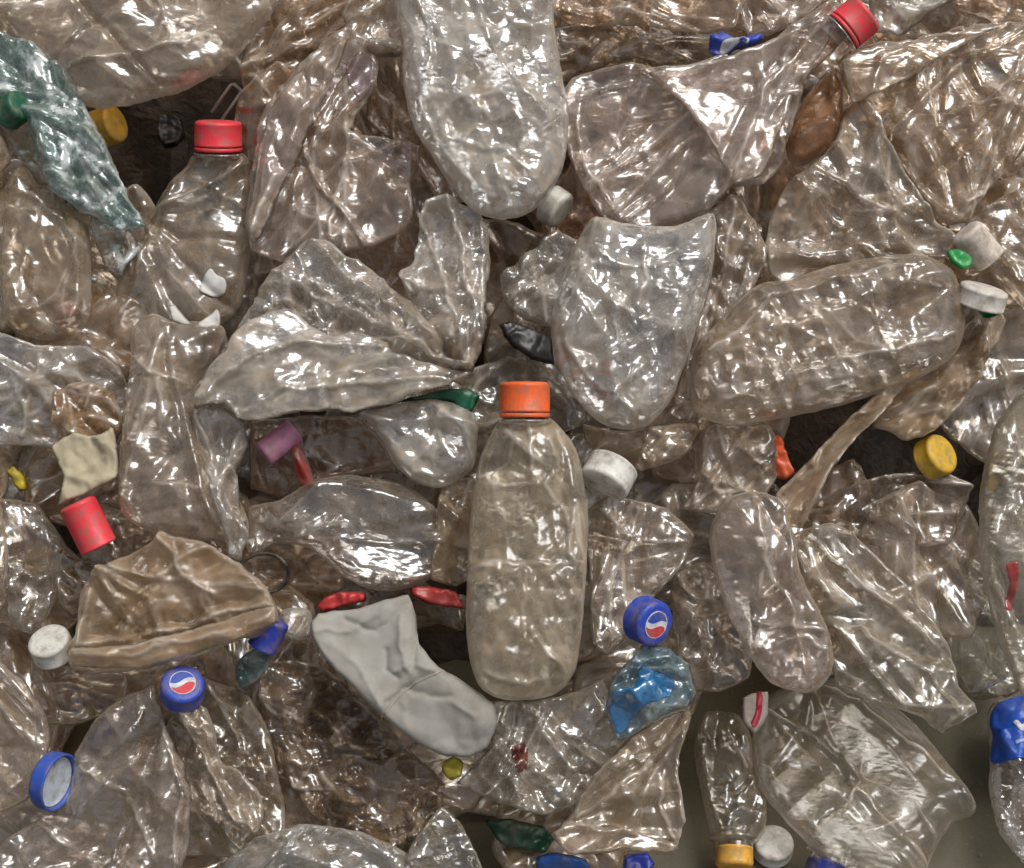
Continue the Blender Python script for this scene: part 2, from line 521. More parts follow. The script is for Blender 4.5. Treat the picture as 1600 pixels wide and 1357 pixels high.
def lathe_mesh(name, prof, seg=72, rib=None):
    """profile of (radius, z); rib = (first, last, depth) ribs between two rows"""
    verts, faces = [], []
    for i, (r, z) in enumerate(prof):
        for k in range(seg):
            a = 2 * math.pi * k / seg
            q = r
            if rib and rib[0] <= i <= rib[1] and k % 2:
                q = r - rib[2]
            verts.append((q * math.cos(a), q * math.sin(a), z))
    for i in range(len(prof) - 1):
        for k in range(seg):
            a, b = i * seg + k, i * seg + (k + 1) % seg
            faces.append((a, b, b + seg, a + seg))
    if prof[-1][0] > 1e-6:
        pass
    me = bpy.data.meshes.new(name)
    me.from_pydata(verts, [], faces)
    me.shade_smooth()
    return me

def axis_frame(px, py, e, ang, tilt, floor=False):
    """frame whose z points at angle ang in the picture, raised by tilt towards the viewer"""
    s = Sheet(px, py, e, floor=floor)
    a, t = R(ang), R(tilt)
    z = (s.u * math.cos(a) + s.v * math.sin(a)) * math.cos(t) + s.n * math.sin(t)
    x = (s.n.cross(z) if abs(s.n.dot(z)) < 0.98 else s.u.cross(z)).normalized()
    y = z.cross(x)
    return Matrix(((x.x, y.x, z.x, s.o.x), (x.y, y.y, z.y, s.o.y), (x.z, y.z, z.z, s.o.z), (0, 0, 0, 1)))

CAPS = {}
def cap_mesh(r, h):
    k = (round(r, 1), round(h, 1))
    if k not in CAPS:
        r, h = r / 1000, h / 1000
        t = 0.0013
        CAPS[k] = lathe_mesh('cap', [(r - t, -h * .5 + t * 9 if h > .02 else -h * .5 + .002), (r - t, -h * .5 + .0004), (r - t * .5, -h * .5), (r, -h * .5 + .0004), (r, -h * .5 + .0016), (r, -h * .5 + .0020),
            (r, h * .5 - .0030), (r - .0002, h * .5 - .0022), (r - .0009, h * .5 - .0009), (r - .0022, h * .5 - .0002), (r - .004, h * .5), (r * .5, h * .5 - .0001), (0.00001, h * .5)], 64, (5, 6, .0007))
    return CAPS[k]

INNER = {}
def open_cap_mesh(r, h):
    k = (round(r, 1), round(h, 1))
    if k not in INNER:
        r, h = r / 1000, h / 1000
        t = 0.0015
        INNER[k] = lathe_mesh('cap', [(0.00001, h * .5 - .002), (r * .6, h * .5 - .002), (r * .6 + .0004, h * .5 - .0035), (r * .68, h * .5 - .0035), (r * .68 + .0004, h * .5 - .002), (r - t, h * .5 - .002),
            (r - t, h * .1), (r - t - .0007, h * .05), (r - t, 0), (r - t, -h * .2), (r - t - .0007, -h * .25), (r - t, -h * .3), (r - t, -h * .5 + .0003), (r - t * .5, -h * .5), (r, -h * .5 + .0004),
            (r, -h * .5 + .0018), (r, h * .5 - .003), (r - .0009, h * .5 - .0009), (r - .004, h * .5), (0.00001, h * .5)], 64, (15, 16, .0007))
    return INNER[k]

def cap(px, py, e, ang, tilt, color, r=15.2, h=15.0, parent=None, label=None, open_=False, ring=False, emblem=False, floor=False, name=None):
    m = axis_frame(px, py, e, ang, tilt, floor)
    me = open_cap_mesh(r, h) if open_ else cap_mesh(r, h)
    o = link(name or ('cap' if parent else 'bottle_cap'), me, M['cap'], m, parent, (*color, 1))
    if not parent:
        tag(o, label, 'bottle cap')
    if open_:
        rr = r / 1000
        q = lathe_mesh('liner', [(.00001, 0), (rr * .5, .0002), (rr * .8, 0), (rr * .86, -.0008)], 48)
        link('liner', q, M['cap'], m @ Matrix.Translation((0, 0, -h / 2000 * .35)), o, (.55, .60, .66, 1))
    if ring:
        rr = r / 1000
        q = lathe_mesh('tamper_ring', [(rr - .0013, -.0030), (rr - .0002, -.0032), (rr + .0001, -.0022), (rr, -.0006), (rr - .0013, -.0004), (rr - .0013, -.0030)], 60)
        link('tamper_ring', q, M['cap'], m @ Matrix.Translation((0, 0, -h / 2000)), o, (*color, 1))
    if emblem:
        z = h / 2000 + .0003
        R0 = r / 1000 * 0.6
        def emb(nm, fn, c, zz):
            pts = [fn(i / 23) for i in range(24)]
            v = [(x, y, zz) for x, y in pts] + [(x, y, zz - .0012) for x, y in pts]
            f = [tuple(range(24))] + [((i + 1) % 24, i, i + 24, (i + 1) % 24 + 24) for i in range(24)]
            me2 = bpy.data.meshes.new(nm); me2.from_pydata(v, [], f)
            link(nm, me2, M['cap'], m @ Matrix.Rotation(emblem, 4, 'Z'), o, (*c, 1))
        emb('emblem_disc', lambda t: (R0 * math.cos(2 * math.pi * t * 23 / 24), R0 * math.sin(2 * math.pi * t * 23 / 24)), (0.72, 0.72, 0.78), z)
        wave = lambda x: 0.16 * R0 * math.sin(x / R0 * 3.1)
        def half(sgn, lift):
            def fn(t):
                if t <= 0.5:
                    a = math.pi * (0.08 + 0.84 * t * 2)
                    return (R0 * .93 * math.cos(a), sgn * R0 * .93 * math.sin(a))
                x = -R0 * .90 + R0 * 1.80 * (t - .5) * 2
                return (x, sgn * R0 * lift + wave(x))
            return fn
        up = half(1, .20)
        emb('emblem_half', up, (0.62, 0.03, 0.05), z + .0002)
        lo_ = half(-1, .20)
        emb('emblem_half', lambda t: lo_(1 - t), (0.02, 0.07, 0.42), z + .0002)
    return o

NECK = lathe_mesh('neck', [(.0125, .004), (.0125, .0), (.0122, -.002), (.0165, -.0026), (.0168, -.0036), (.0165, -.0046), (.0128, -.0054), (.0126, -.009), (.0130, -.011)], 48)
def neck_for(capo, h, color):
    m = WORLD[capo.name]
    return link('neck', NECK, M['smooth'], m @ Matrix.Translation((0, 0, -h / 2000 - .002)), capo.parent, color)

def tube_mesh(name, pts, rad, seg=10, closed=False):
    P = [Vector(p) for p in pts]
    n = len(P)
    verts, faces = [], []
    for i in range(n):
        a = P[(i - 1) % n] if (closed or i) else P[i]
        b = P[(i + 1) % n] if (closed or i < n - 1) else P[i]
        t = (b - a).normalized()
        x = t.orthogonal().normalized() if i == 0 else (x - t * x.dot(t)).normalized()
        y = t.cross(x)
        for k in range(seg):
            w = 2 * math.pi * k / seg
            verts.append(P[i] + (x * math.cos(w) + y * math.sin(w)) * rad)
    for i in range(n if closed else n - 1):
        for k in range(seg):
            a, b = i * seg + k, i * seg + (k + 1) % seg
            c, d = ((i + 1) % n) * seg + (k + 1) % seg, ((i + 1) % n) * seg + k
            faces.append((a, b, c, d))
    if not closed:
        faces += [tuple(reversed(range(seg))), tuple(range((n - 1) * seg, n * seg))]
    me = bpy.data.meshes.new(name)
    me.from_pydata([tuple(v) for v in verts], [], faces)
    me.shade_smooth()
    return me

# tints (colour, dirt)
CLEAR = (1.22, 1.27, 1.33); WARM = (0.98, 0.90, 0.81); TAN = (0.97, 0.83, 0.66); BROWN = (0.90, 0.72, 0.54)
GREY = (0.86, 0.84, 0.80); PINK = (0.98, 0.88, 0.83); OLIVE = (1.06, 1.02, 0.92); AMBER = (0.72, 0.40, 0.17)
SEED = [100]

def crushed(label, poly, e, tint=WARM, dirt=0.26, mat='film', T=13, B=7, crum=4.0, fine=1.3, cell=24, ang=None, stretch=1.6, folds=(), ribs=None,
            bend=1.5, rim=None, micro=.5, vol=False, grow=1.04, creases=None, depth=4.5, tx=0, ty=0, floor=False, jag=0.7, step=1.45, parts=(), capd=None, name='plastic_bottle', cat='bottle', group=None, bodyname='body'):
    """one crushed bottle; poly, folds and parts are given where they stand in the picture, at e mm above the slope"""
    SEED[0] += 1
    seed = SEED[0]
    P = np.array(poly, float)
    c = P.mean(0)
    S = Sheet(c[0], c[1], e, tx, ty, floor)
    L = S.local(poly)
    if grow:
        L = L.mean(0) + (L - L.mean(0)) * grow
    rng = np.random.default_rng(seed)
    Q = smooth_loop(L, step / 1000, rng, jag / 1000, 0.0 if vol else 0.75)
    if ang is None:
        q = L - L.mean(0)
        w, v = np.linalg.eigh(q.T @ q)
        ang = math.atan2(v[1, 1], v[0, 1])
    else:
        ang = R(ang)
    if mat in ('film', 'crinkle', 'painted', 'smooth', 'matte') and not vol:
        T, B = min(T, 14) * .3, min(B, 8) * .4                       # pressed flat
        crum *= 1.35
        dirt *= .74
        rim = .0045
    elif vol:
        T *= .72
        dirt *= .95
        if rim is None:
            q = L - L.mean(0)
            w, v = np.linalg.eigh(q.T @ q / len(q))
            rim = 0.6 * math.sqrt(max(w[0], 1e-8))
        else:
            rim = rim * .8 / 1000
    else:
        rim = (rim or 5) / 1000
    fl = [(S.local(f[0]), f[1] / 1000, f[2] / 1000) for f in folds]
    rb = (ribs[0] / 1000, ribs[1] / 1000) if ribs else None
    if c[1] > 830 and mat in ('film', 'crinkle', 'smooth') and not (700 < c[0] < 940):
        dirt *= .62                                                  # thinner dirt film low in the picture, left and right of centre
    if mat == 'crinkle':
        micro *= 2.0; fine *= 1.5
    elif mat == 'film':
        micro *= 1.5; fine *= 1.4
    C = Crush(Q, seed, T / 1000, B / 1000, crum / 1000, fine / 1000, cell / 1000, ang, stretch, fl, rb, bend / 1000, rim, micro / 1000, not vol, creases if creases is not None else (10 if vol else 19), depth / 1000)
    me = crushed_mesh(bodyname, C, step / 1000)
    if not parts and not capd:
        o = link(name, me, M[mat], S.mat, None, (*tint, dirt))
        tag(o, label, cat, group)
        return o
    root = link(name, None, None, S.mat)
    root.empty_display_size = 0.02
    tag(root, label, cat, group)
    link(bodyname, me, M[mat], S.mat, root, (*tint, dirt))
    for i, p in enumerate(parts):
        if 'e' in p:                                                # a flap folded over the body
            pc = np.array(p['poly'], float).mean(0)
            S2 = Sheet(pc[0], pc[1], p['e'], tx, ty, floor)
            L2 = S2.local(p['poly'])
            Q2 = smooth_loop(L2, step / 1000, rng, jag / 1000, .6)
            C2 = Crush(Q2, seed + 500 + i, .0022, .0015, .004, .0016, .022, ang, stretch, [(S2.local(f[0]), f[1] / 1000, f[2] / 1000) for f in p.get('folds', ())], None, .0015, .004, .0006, True, p.get('creases', 7), .0035)
            link(p['name'], crushed_mesh(p['name'], C2, step / 1000), M[p.get('mat', mat)], S2.mat, root, (*p.get('color', tint), p.get('dirt', dirt)))
            continue
        QQ = smooth_loop(S.local(p['poly']), step / 1000, rng, p.get('jag', 0.4) / 1000)
        pm = patch_mesh(p['name'], C, QQ, step / 1000, p.get('lift', 0.5) / 1000, p.get('thick', 0.25) / 1000, seed + i)
        link(p['name'], pm, M[p.get('mat', 'scrap')], S.mat, root, (*p['color'], p.get('dirt', 1.0)))
    if capd:
        k = dict(capd)
        nk = k.pop('neck', True)
        co = cap(parent=root, **k)
        if nk:
            neck_for(co, k.get('h', 15.0), (*tint, dirt * 0.5))
    return root

def scrap(label, poly, e, color, mat='scrap', creases=2, depth=1.5, T=0.6, B=0.4, crum=2.8, fine=1.2, cell=9, rim=1.2, bend=2.5, name='plastic_scrap', cat='plastic scrap', alpha=1.0, jag=.6, **kw):
    return crushed(label, poly, e, tint=color, dirt=alpha, mat=mat, T=T, B=B, crum=crum, fine=fine, cell=cell, name=name, cat=cat, jag=jag, rim=rim, bend=bend, creases=creases, depth=depth, **kw)

# ------------------------------------------------------------------ the setting
fm = bpy.data.meshes.new('floor')
fm.from_pydata([(-6, -6, 0), (6, -6, 0), (6, 6, 0), (-6, 6, 0)], [], [(0, 1, 2, 3)])
fo = link('floor', fm, M['floor'], Matrix.Identity(4))
tag(fo, 'olive grey concrete floor under the heap', None, kind='structure')

def build_core():
    rng = np.random.default_rng(5)
    step = 0.006
    xs = np.arange(-0.52, 0.521, step); ys = np.arange(-0.40, 0.50, step)
    X, Y = np.meshgrid(xs, ys)
    P = np.stack([X.ravel(), Y.ravel()], 1)
    a = Facets(P.min(0), P.max(0), 0.06, rng)(P) * 0.017 + Facets(P.min(0), P.max(0), 0.021, rng)(P) * 0.007
    hz = CENTRE.z + P[:, 1] * math.tan(R(20)) - 0.075
    drop = np.clip((P[:, 0] - 0.06) / 0.12, 0, 1) * np.clip((-0.09 - P[:, 1]) / 0.10, 0, 1)
    z = hz + a - drop * 0.14
    e = np.minimum(np.minimum(P[:, 0] + 0.52, 0.52 - P[:, 0]), np.minimum(P[:, 1] + 0.40, 0.494 - P[:, 1]))
    z = np.where(e < 0.004, -0.02, np.maximum(z, -0.015))
    w, h = len(xs), len(ys)
    F = [(j * w + i, j * w + i + 1, (j + 1) * w + i + 1, (j + 1) * w + i) for j in range(h - 1) for i in range(w - 1)]
    me = bpy.data.meshes.new('crushed_plastic_heap')
    me.from_pydata(np.column_stack([P, z]).tolist(), [], F)
    o = link('crushed_plastic_heap', me, M['core'], Matrix.Identity(4))
    tag(o, 'dark brown mass of pressed plastic waste showing in the gaps of the heap', 'heap', kind='stuff')
build_core()

def build_crumbs():
    rng = np.random.default_rng(9)
    verts, faces = [], []
    for i in range(420):
        x, y = rng.uniform(0.02, 0.42), rng.uniform(-0.36, -0.10)
        r = float(rng.uniform(.0004, .0011) * (2.0 if rng.random() < .06 else 1))
        n0 = len(verts)
        for k in range(5):
            a = k / 5 * 6.283 + rng.uniform(-.4, .4)
            verts.append((x + math.cos(a) * r * rng.uniform(.6, 1.4), y + math.sin(a) * r * rng.uniform(.6, 1.4), .0004))
        verts.append((x, y, r * .9))
        faces += [(n0 + k, n0 + (k + 1) % 5, n0 + 5) for k in range(5)]
    me = bpy.data.meshes.new('floor_grit')
    me.from_pydata(verts, [], faces)
    tag(link('floor_grit', me, M['paper'], Matrix.Identity(4), None, (.20, .17, .12, 1)), 'fine grit and crumbs scattered on the floor', 'grit', kind='stuff')
build_crumbs()

# ------------------------------------------------------------------ bottles deep in the heap, seen through gaps and through the walls above
def generic_outline(kind, rng):
    L = [200, 170, 230, 150][kind]; Wd = [33, 38, 42, 30][kind]
    prof = [(0, .42), (.04, .85), (.12, 1), (.3, .95), (.45, 1.02), (.6, .96), (.72, .9), (.84, .62), (.92, .36), (1, .34)]
    r = [(x * L - L / 2, w * Wd * rng.uniform(.85, 1.15)) for x, w in prof]
    l = [(x * L - L / 2, -w * Wd * rng.uniform(.85, 1.15)) for x, w in reversed(prof)]
    k = rng.uniform(-1, 1) * 0.0016
    return np.array([(x / 1000, (y + k * x * x) / 1000) for x, y in r + l])

MARKS = [('the painted teal bottle', 110, 210), ('the red-capped upright bottle', 310, 370), ('the winged bottle at the top', 500, 260), ('the top centre bottle', 770, 150),
    ('the folded cone with the red cap', 1050, 220), ('the tan sheet in the top right corner', 1480, 160), ('the sideways bottle', 1300, 520), ('the crinkled upright bottle', 990, 500),
    ('the black lid', 825, 535), ('the fanned-out bottle', 520, 540), ('the orange-capped bottle', 825, 860), ('the waisted bottle', 260, 680), ('the pink cap', 435, 690), ('the cream label scrap', 135, 740),
    ('the tan dusty bottle', 270, 950), ('the sock', 620, 1050), ('the open blue cap', 80, 1220), ('the lower left emblem cap', 285, 1075), ('the brown crumpled bottle', 550, 1190),
    ('the loose white cap', 950, 745), ('the blue-filmed bottle', 1015, 1060), ('the slender bottle', 1200, 920), ('the yellow cap at right', 1462, 712), ('the orange shard', 1225, 715), ('the flat slanting bottle', 1380, 980),
    ('the white caps at the right edge', 1530, 430), ('the left edge', -30, 480), ('the bottom edge', 560, 1380), ('the top left corner', 60, 40), ('the brown top edge bottle', 1000, 10), ('the red mark at right', 1570, 920)]
def whereabouts(px, py):
    nm, x, y = min(MARKS, key=lambda m: (m[1] - px) ** 2 + (m[2] - py) ** 2)
    dx, dy = px - x, py - y
    if math.hypot(dx, dy) < 45:
        return 'under ' + nm
    v = 'below ' if dy > 0 else 'above '
    h = 'right of ' if dx > 0 else 'left of '
    if abs(dx) > 2.2 * abs(dy): return h + nm
    if abs(dy) > 2.2 * abs(dx): return v + nm
    return ('lower ' if dy > 0 else 'upper ') + h + nm

def fillers():
    rng = np.random.default_rng(77)
    meshes = []
    for k in range(8):
        if k < 4:
            Q0 = generic_outline(k, rng)
        else:                                                       # torn walls
            m = 9
            Q0 = np.array([(math.cos(t) * rng.uniform(.035, .075), math.sin(t) * rng.uniform(.025, .05)) for t in np.arange(m) / m * 2 * math.pi])
        Q = smooth_loop(Q0, 0.0022, rng, 0.0009, 0.75 if k > 3 else 0.2)
        C = Crush(Q, 900 + k, .005, .004, .0075, .002, .026, 0, 1.6, [], None, .003, .006, .0006, True, 9, .005)
        meshes.append(crushed_mesh('plastic_bottle', C, 0.0022))
        meshes[-1].materials.append(M['film'])
    dark = [(165, 200, 90), (235, 235, 120), (255, 190, 80), (800, 365, 95), (690, 985, 105), (1545, 610, 110), (1300, 700, 90), (1400, 690, 100), (10, 770, 70), (1540, 540, 80)]
    i = 0
    for layer, (dx, dy, e0, e1) in enumerate([(270, 240, -38, -8), (200, 180, 8, 44)]):
        for gy in range(8):
            for gx in range(9):
                px = -20 + gx * dx + rng.uniform(-60, 60) + (gy % 2) * 90
                py = -10 + gy * dy + rng.uniform(-60, 60)
                e = rng.uniform(e0, e1)
                S = Sheet(px, py, e, rng.uniform(-.22, .22), rng.uniform(-.22, .22))
                m = S.mat @ Matrix.Rotation(rng.uniform(0, 6.28), 4, 'Z')
                t = [WARM, TAN, BROWN, GREY, TAN][int(rng.integers(5))]
                if px > 1650 or (px > 1000 and py > 960) or py > 1340:
                    continue
                if any((px - a) ** 2 + (py - b) ** 2 < (r_ * (1.4 if layer else 1)) ** 2 for a, b, r_ in dark):
                    continue
                k = int(rng.integers(4)) + (4 if layer else 0)
                o = link('plastic_bottle', meshes[k], None, m, None, (*t, float(rng.uniform(.10, .24))))
                if layer:
                    tag(o, 'torn clear bottle wall ' + whereabouts(px, py), 'bottle', 'torn bottle walls between the larger bottles')
                else:
                    tag(o, 'dim buried bottle ' + whereabouts(px, py), 'bottle', 'half-hidden bottles deep in the heap')
                i += 1
fillers()

# ------------------------------------------------------------------ the bottles one can see
RED = (0.82, 0.04, 0.06); ORANGE = (0.88, 0.13, 0.02); WHITE = (0.72, 0.69, 0.63); BLUE = (0.025, 0.06, 0.42)
YELLOW = (0.72, 0.40, 0.04); GREEN = (0.006, 0.10, 0.05); BLACK = (0.012, 0.011, 0.012)

# --- top left
crushed('large flattened clear bottle filling the top left corner',
    [(-40,-60),(-40,20),(30,60),(95,120),(110,150),(165,163),(235,150),(310,122),(365,80),(405,35),(425,0),(430,-60)], 62, WARM, .26, vol=True, T=24, B=10, crum=6,
    folds=[([(120,120),(200,105),(290,88),(340,62)],5,3), ([(255,0),(265,45),(275,70)],3,2), ([(318,0),(315,40),(300,70)],3,2)])
crushed('teal green bottle smeared with white paint at the left edge',
    [(-30,48),(10,52),(60,72),(108,110),(128,150),(160,212),(185,262),(205,310),(230,352),(186,356),(122,332),(74,292),(48,245),(42,195),(24,165),(-30,165)],
    68, (0.44,0.76,0.84), .34, 'painted', T=14, crum=6, fine=2.4, micro=1.0, cell=17, jag=1.4)
cap(22, 172, 70, 20, 35, GREEN, r=11, h=17, label='small dark green cap at the left edge beside the painted bottle')
crushed('paint-specked shred of clear film below the tip of the painted bottle',
    [(140,340),(185,350),(225,355),(222,385),(205,410),(190,435),(165,420),(150,385)], 52, GREY, .25, 'painted', T=8, crum=4, fine=2, cell=12)
cap(168, 198, 34, 10, 25, YELLOW, r=13.5, h=17, label='yellow cap in the dark gap right of the painted bottle', ring=True)
scrap('black plastic piece in the dark gap left of the red-capped bottle', [(245,180),(262,172),(282,182),(288,205),(278,228),(258,232),(244,212)], 2, BLACK, T=6)
m_ = axis_frame(355, 158, 38, 50, 20)
link_o = link('plastic_clip', tube_mesh('plastic_clip', [(-.0045,0,-.013),(-.0045,0,.010),(-.003,0,.012),(.003,0,.012),(.0045,0,.010),(.0045,0,-.013)], .0011), M['smooth'], m_, None, (*CLEAR, .5))
tag(link_o, 'small clear plastic loop sticking up behind the red cap', 'plastic clip')
crushed('clear bottle with a bright red screw cap standing upright at upper left',
    [(306,250),(290,268),(262,300),(238,345),(212,400),(186,450),(172,500),(180,535),(205,548),(240,530),(300,528),(340,505),(372,470),(386,400),(391,330),(389,285),(376,250)],
    38, (0.93,0.86,0.77), .30, vol=True, T=20, B=9, crum=3, fine=.8, cell=34,
    folds=[([(278,300),(245,365),(220,430),(200,500)],3,3), ([(300,285),(340,310),(385,335)],1.5,2)],
    capd=dict(px=341, py=209, e=52, ang=88, tilt=24, color=RED, r=16, h=17, ring=True),
    parts=[dict(name='torn_label', poly=[(318,458),(335,432),(346,440),(360,448),(358,468),(338,474),(322,468)], color=(.78,.77,.73), mat='paper', lift=2, thick=.4)])
scrap('small white torn paper triangle below the red-capped bottle', [(264,478),(274,476),(286,490),(298,506),(284,508),(268,503)], 82, (.76,.73,.67), 'paper', T=1.2, name='paper_scrap', cat='paper scrap')
scrap('white torn paper shred beside the paper triangle', [(303,512),(318,498),(330,488),(338,478),(345,496),(343,513),(325,515)], 82, (.78,.76,.72), 'paper', T=1.2, name='paper_scrap', cat='paper scrap')
crushed('brown-stained rounded bottle at the top edge behind the crushed wing',
    [(520,-40),(440,-10),(402,40),(383,100),(388,140),(418,158),(450,138),(480,95),(520,60),(560,20),(580,-40)], 42, BROWN, .34, T=22, B=8)
crushed('pinkish crushed bottle folded like a wing left of the top centre bottle',
    [(518,62),(545,50),(590,80),(588,140),(562,180),(550,210),(590,215),(655,230),(652,262),(640,285),(646,320),(640,350),(610,372),(560,390),(520,402),(440,405),(396,385),(385,340),(390,300),(400,240),(408,190),(430,150),(470,105),(500,80)],
    60, PINK, .30, T=15, crum=5, cell=32, jag=1.0,
    folds=[([(530,70),(470,150),(425,240),(398,340)],8,5), ([(550,90),(500,190),(470,240),(400,360)],-4,4), ([(545,210),(540,270),(520,380)],4,3), ([(550,215),(600,255),(640,265)],2,2)],
    parts=[dict(name='folded_edge', e=74, poly=[(520,62),(548,62),(512,140),(480,220),(440,300),(412,370),(396,388),(384,342),(400,240),(420,170),(470,105)], folds=[([(535,70),(470,190),(400,365)],5,5)]),dict(name='label', poly=[(535,100),(560,85),(584,92),(583,135),(562,165),(548,140)], color=(.80,.70,.82), mat='film', dirt=.45, lift=.6, jag=1.2)])
crushed('crumpled pale film between the brown bottle and the top centre bottle',
    [(540,30),(555,62),(590,85),(622,88),(642,65),(642,-30),(575,-30)], 58, WARM, .30, 'crinkle', T=12, crum=6, fine=2)
crushed('dull brown bottle wedged left of the top centre bottle',
    [(588,92),(640,86),(652,190),(690,255),(725,310),(690,325),(650,262),(605,216),(572,190)], 26, BROWN, .34, T=12)
crushed('large clear bottle hanging base down at the top centre, its end shiny',
    [(640,-40),(636,60),(638,130),(650,190),(680,240),(710,285),(745,325),(785,337),(825,326),(855,295),(875,245),(881,190),(872,120),(860,40),(850,-40)],
    86, CLEAR, .36, 'crinkle', vol=True, T=30, B=14, crum=5, fine=2.2, cell=17, rim=26,
    folds=[([(648,110),(660,190),(700,255),(740,305)],5,4), ([(690,200),(720,170),(790,160),(850,185)],2.5,3), ([(775,210),(800,195),(812,215),(800,235)],4,2.5), ([(700,225),(760,250),(830,260)],2.5,3)])

# --- top right
crushed('long brownish bottle lying along the top edge right of centre',
    [(850,-40),(870,20),(900,36),(1000,38),(1060,46),(1140,46),(1152,10),(1180,-40)], 70, BROWN, .26, T=14, folds=[([(880,18),(960,25),(1130,35)],3,2.5)])
crushed('dark see-through bottle under the top edge behind the folded cone',
    [(862,45),(1000,40),(1112,50),(1112,92),(1040,112),(990,104),(920,122),(882,132),(868,100)], 28, (.62,.55,.46), .14, T=14)
crushed('crumpled pinkish film at the top edge above the blue scrap', [(1100,-40),(1135,0),(1150,40),(1180,58),(1232,50),(1295,0),(1320,-40)], 52, PINK, .32, T=10)
crushed('blue plastic scrap with white print beside the folded cone', [(1108,58),(1128,52),(1150,60),(1185,58),(1192,72),(1160,90),(1128,90),(1106,84)], 72, BLUE, 1, 'scrap',
    T=3, B=2, crum=2, cell=12, name='plastic_scrap', cat='plastic scrap', bodyname='sheet', parts=[dict(name='print', poly=[(1126,72),(1140,66),(1160,70),(1163,86),(1126,88)], color=(.8,.8,.82), lift=.4)])
crushed('big clear bottle folded to a cone, its neck rising to a red cap',
    [(1306,12),(1288,12),(1230,50),(1190,80),(1140,88),(1070,110),(1020,110),(990,101),(940,112),(902,125),(888,150),(890,200),(900,240),(920,290),(950,335),(990,355),(1040,358),(1100,330),(1140,290),(1190,280),(1215,250),(1235,180),(1250,130),(1290,90),(1316,55)],
    76, PINK, .30, T=18, B=9, crum=4, cell=30,
    folds=[([(1000,115),(1060,150),(1110,220),(1140,285)],6,3.5), ([(1290,40),(1230,90),(1180,170),(1140,280)],5,4), ([(900,190),(910,250),(960,330)],4,3), ([(930,145),(990,130),(1050,145)],2.5,2)],
    capd=dict(px=1338, py=33, e=88, ang=38, tilt=12, color=RED, r=14.5, h=17, ring=True),
    parts=[dict(name='folded_side', e=88, poly=[(1290,22),(1300,60),(1250,130),(1225,200),(1190,278),(1142,288),(1110,225),(1060,160),(1005,114),(1070,108),(1140,88),(1230,50)], folds=[([(1285,40),(1200,130),(1145,280)],4,4)])])
crushed('amber brown bottle end in the gap right of the folded cone',
    [(1300,108),(1318,140),(1316,190),(1292,240),(1248,258),(1228,238),(1235,200),(1260,150)], 64, AMBER, .42, 'smooth', vol=True, T=14, crum=2)
crushed('wide tan crushed bottle spread over the top right corner',
    [(1310,98),(1340,76),(1400,65),(1470,50),(1560,40),(1640,30),(1640,200),(1600,232),(1540,300),(1510,345),(1480,352),(1450,320),(1410,260),(1370,200),(1340,160),(1320,130)],
    72, TAN, .24, T=16, B=8, crum=6, cell=26, jag=1.0,
    folds=[([(1330,165),(1400,125),(1480,75),(1570,45)],5,3), ([(1440,110),(1450,180),(1500,250),(1520,330)],4,3), ([(1345,80),(1440,90),(1560,90),(1640,80)],3,3), ([(1480,180),(1540,160),(1590,120)],4,3)],
    parts=[dict(name='folded_edge', e=86, poly=[(1310,98),(1340,76),(1400,66),(1470,51),(1562,42),(1500,75),(1440,112),(1380,145),(1332,166)])])
crushed('clear bottle with a rounded end below the tan one at right, creased across',
    [(1322,172),(1345,162),(1380,215),(1420,280),(1460,340),(1485,372),(1480,402),(1430,407),(1370,412),(1290,428),(1230,446),(1205,420),(1198,380),(1210,330),(1230,290),(1270,260),(1300,230)],
    74, WARM, .26, T=18, B=8, crum=5, folds=[([(1345,165),(1390,240),(1440,315),(1475,360)],6,2.5), ([(1215,320),(1260,300),(1310,330),(1400,340)],4,3), ([(1225,400),(1330,385),(1450,395)],2,2)])
crushed('whitish crumpled film behind the tilted red cap at the top edge',
    [(1345,-40),(1362,15),(1372,50),(1400,58),(1440,32),(1500,-5),(1510,-40)], 46, CLEAR, .42, T=10)
crushed('brown film lying over the top right corner', [(1490,-40),(1500,5),(1530,30),(1570,42),(1640,34),(1640,-40)], 62, BROWN, .30, T=10, folds=[([(1500,-20),(1545,15),(1600,30)],3,2)])
crushed('clear bottle with wavy wall at the right edge beside the white caps',
    [(1640,288),(1600,296),(1550,320),(1512,350),(1518,380),(1560,430),(1600,482),(1640,505)], 60, WARM, .28, T=18, crum=5)
cap(1527, 384, 86, 135, 18, (.70,.60,.51), r=11, h=26, label='tapered white cap above the other white cap near the right edge')
scrap('small bright green film shred beside the tapered white cap', [(1480,390),(1497,386),(1522,400),(1524,416),(1506,424),(1486,410)], 98, (.02,.32,.07), T=2)
crushed('white cap with a green mark on a bottle neck near the right edge',
    [(1500,470),(1560,470),(1575,500),(1560,540),(1530,560),(1500,545),(1492,505)], 66, TAN, .3, T=10,
    capd=dict(px=1534, py=464, e=88, ang=75, tilt=28, color=(.70,.65,.58), r=16, h=13, ring=False, neck=False),
    parts=[dict(name='green_mark', poly=[(1516,486),(1535,484),(1558,482),(1556,498),(1536,508),(1518,504)], color=(.02,.26,.08), lift=14, thick=.4)])
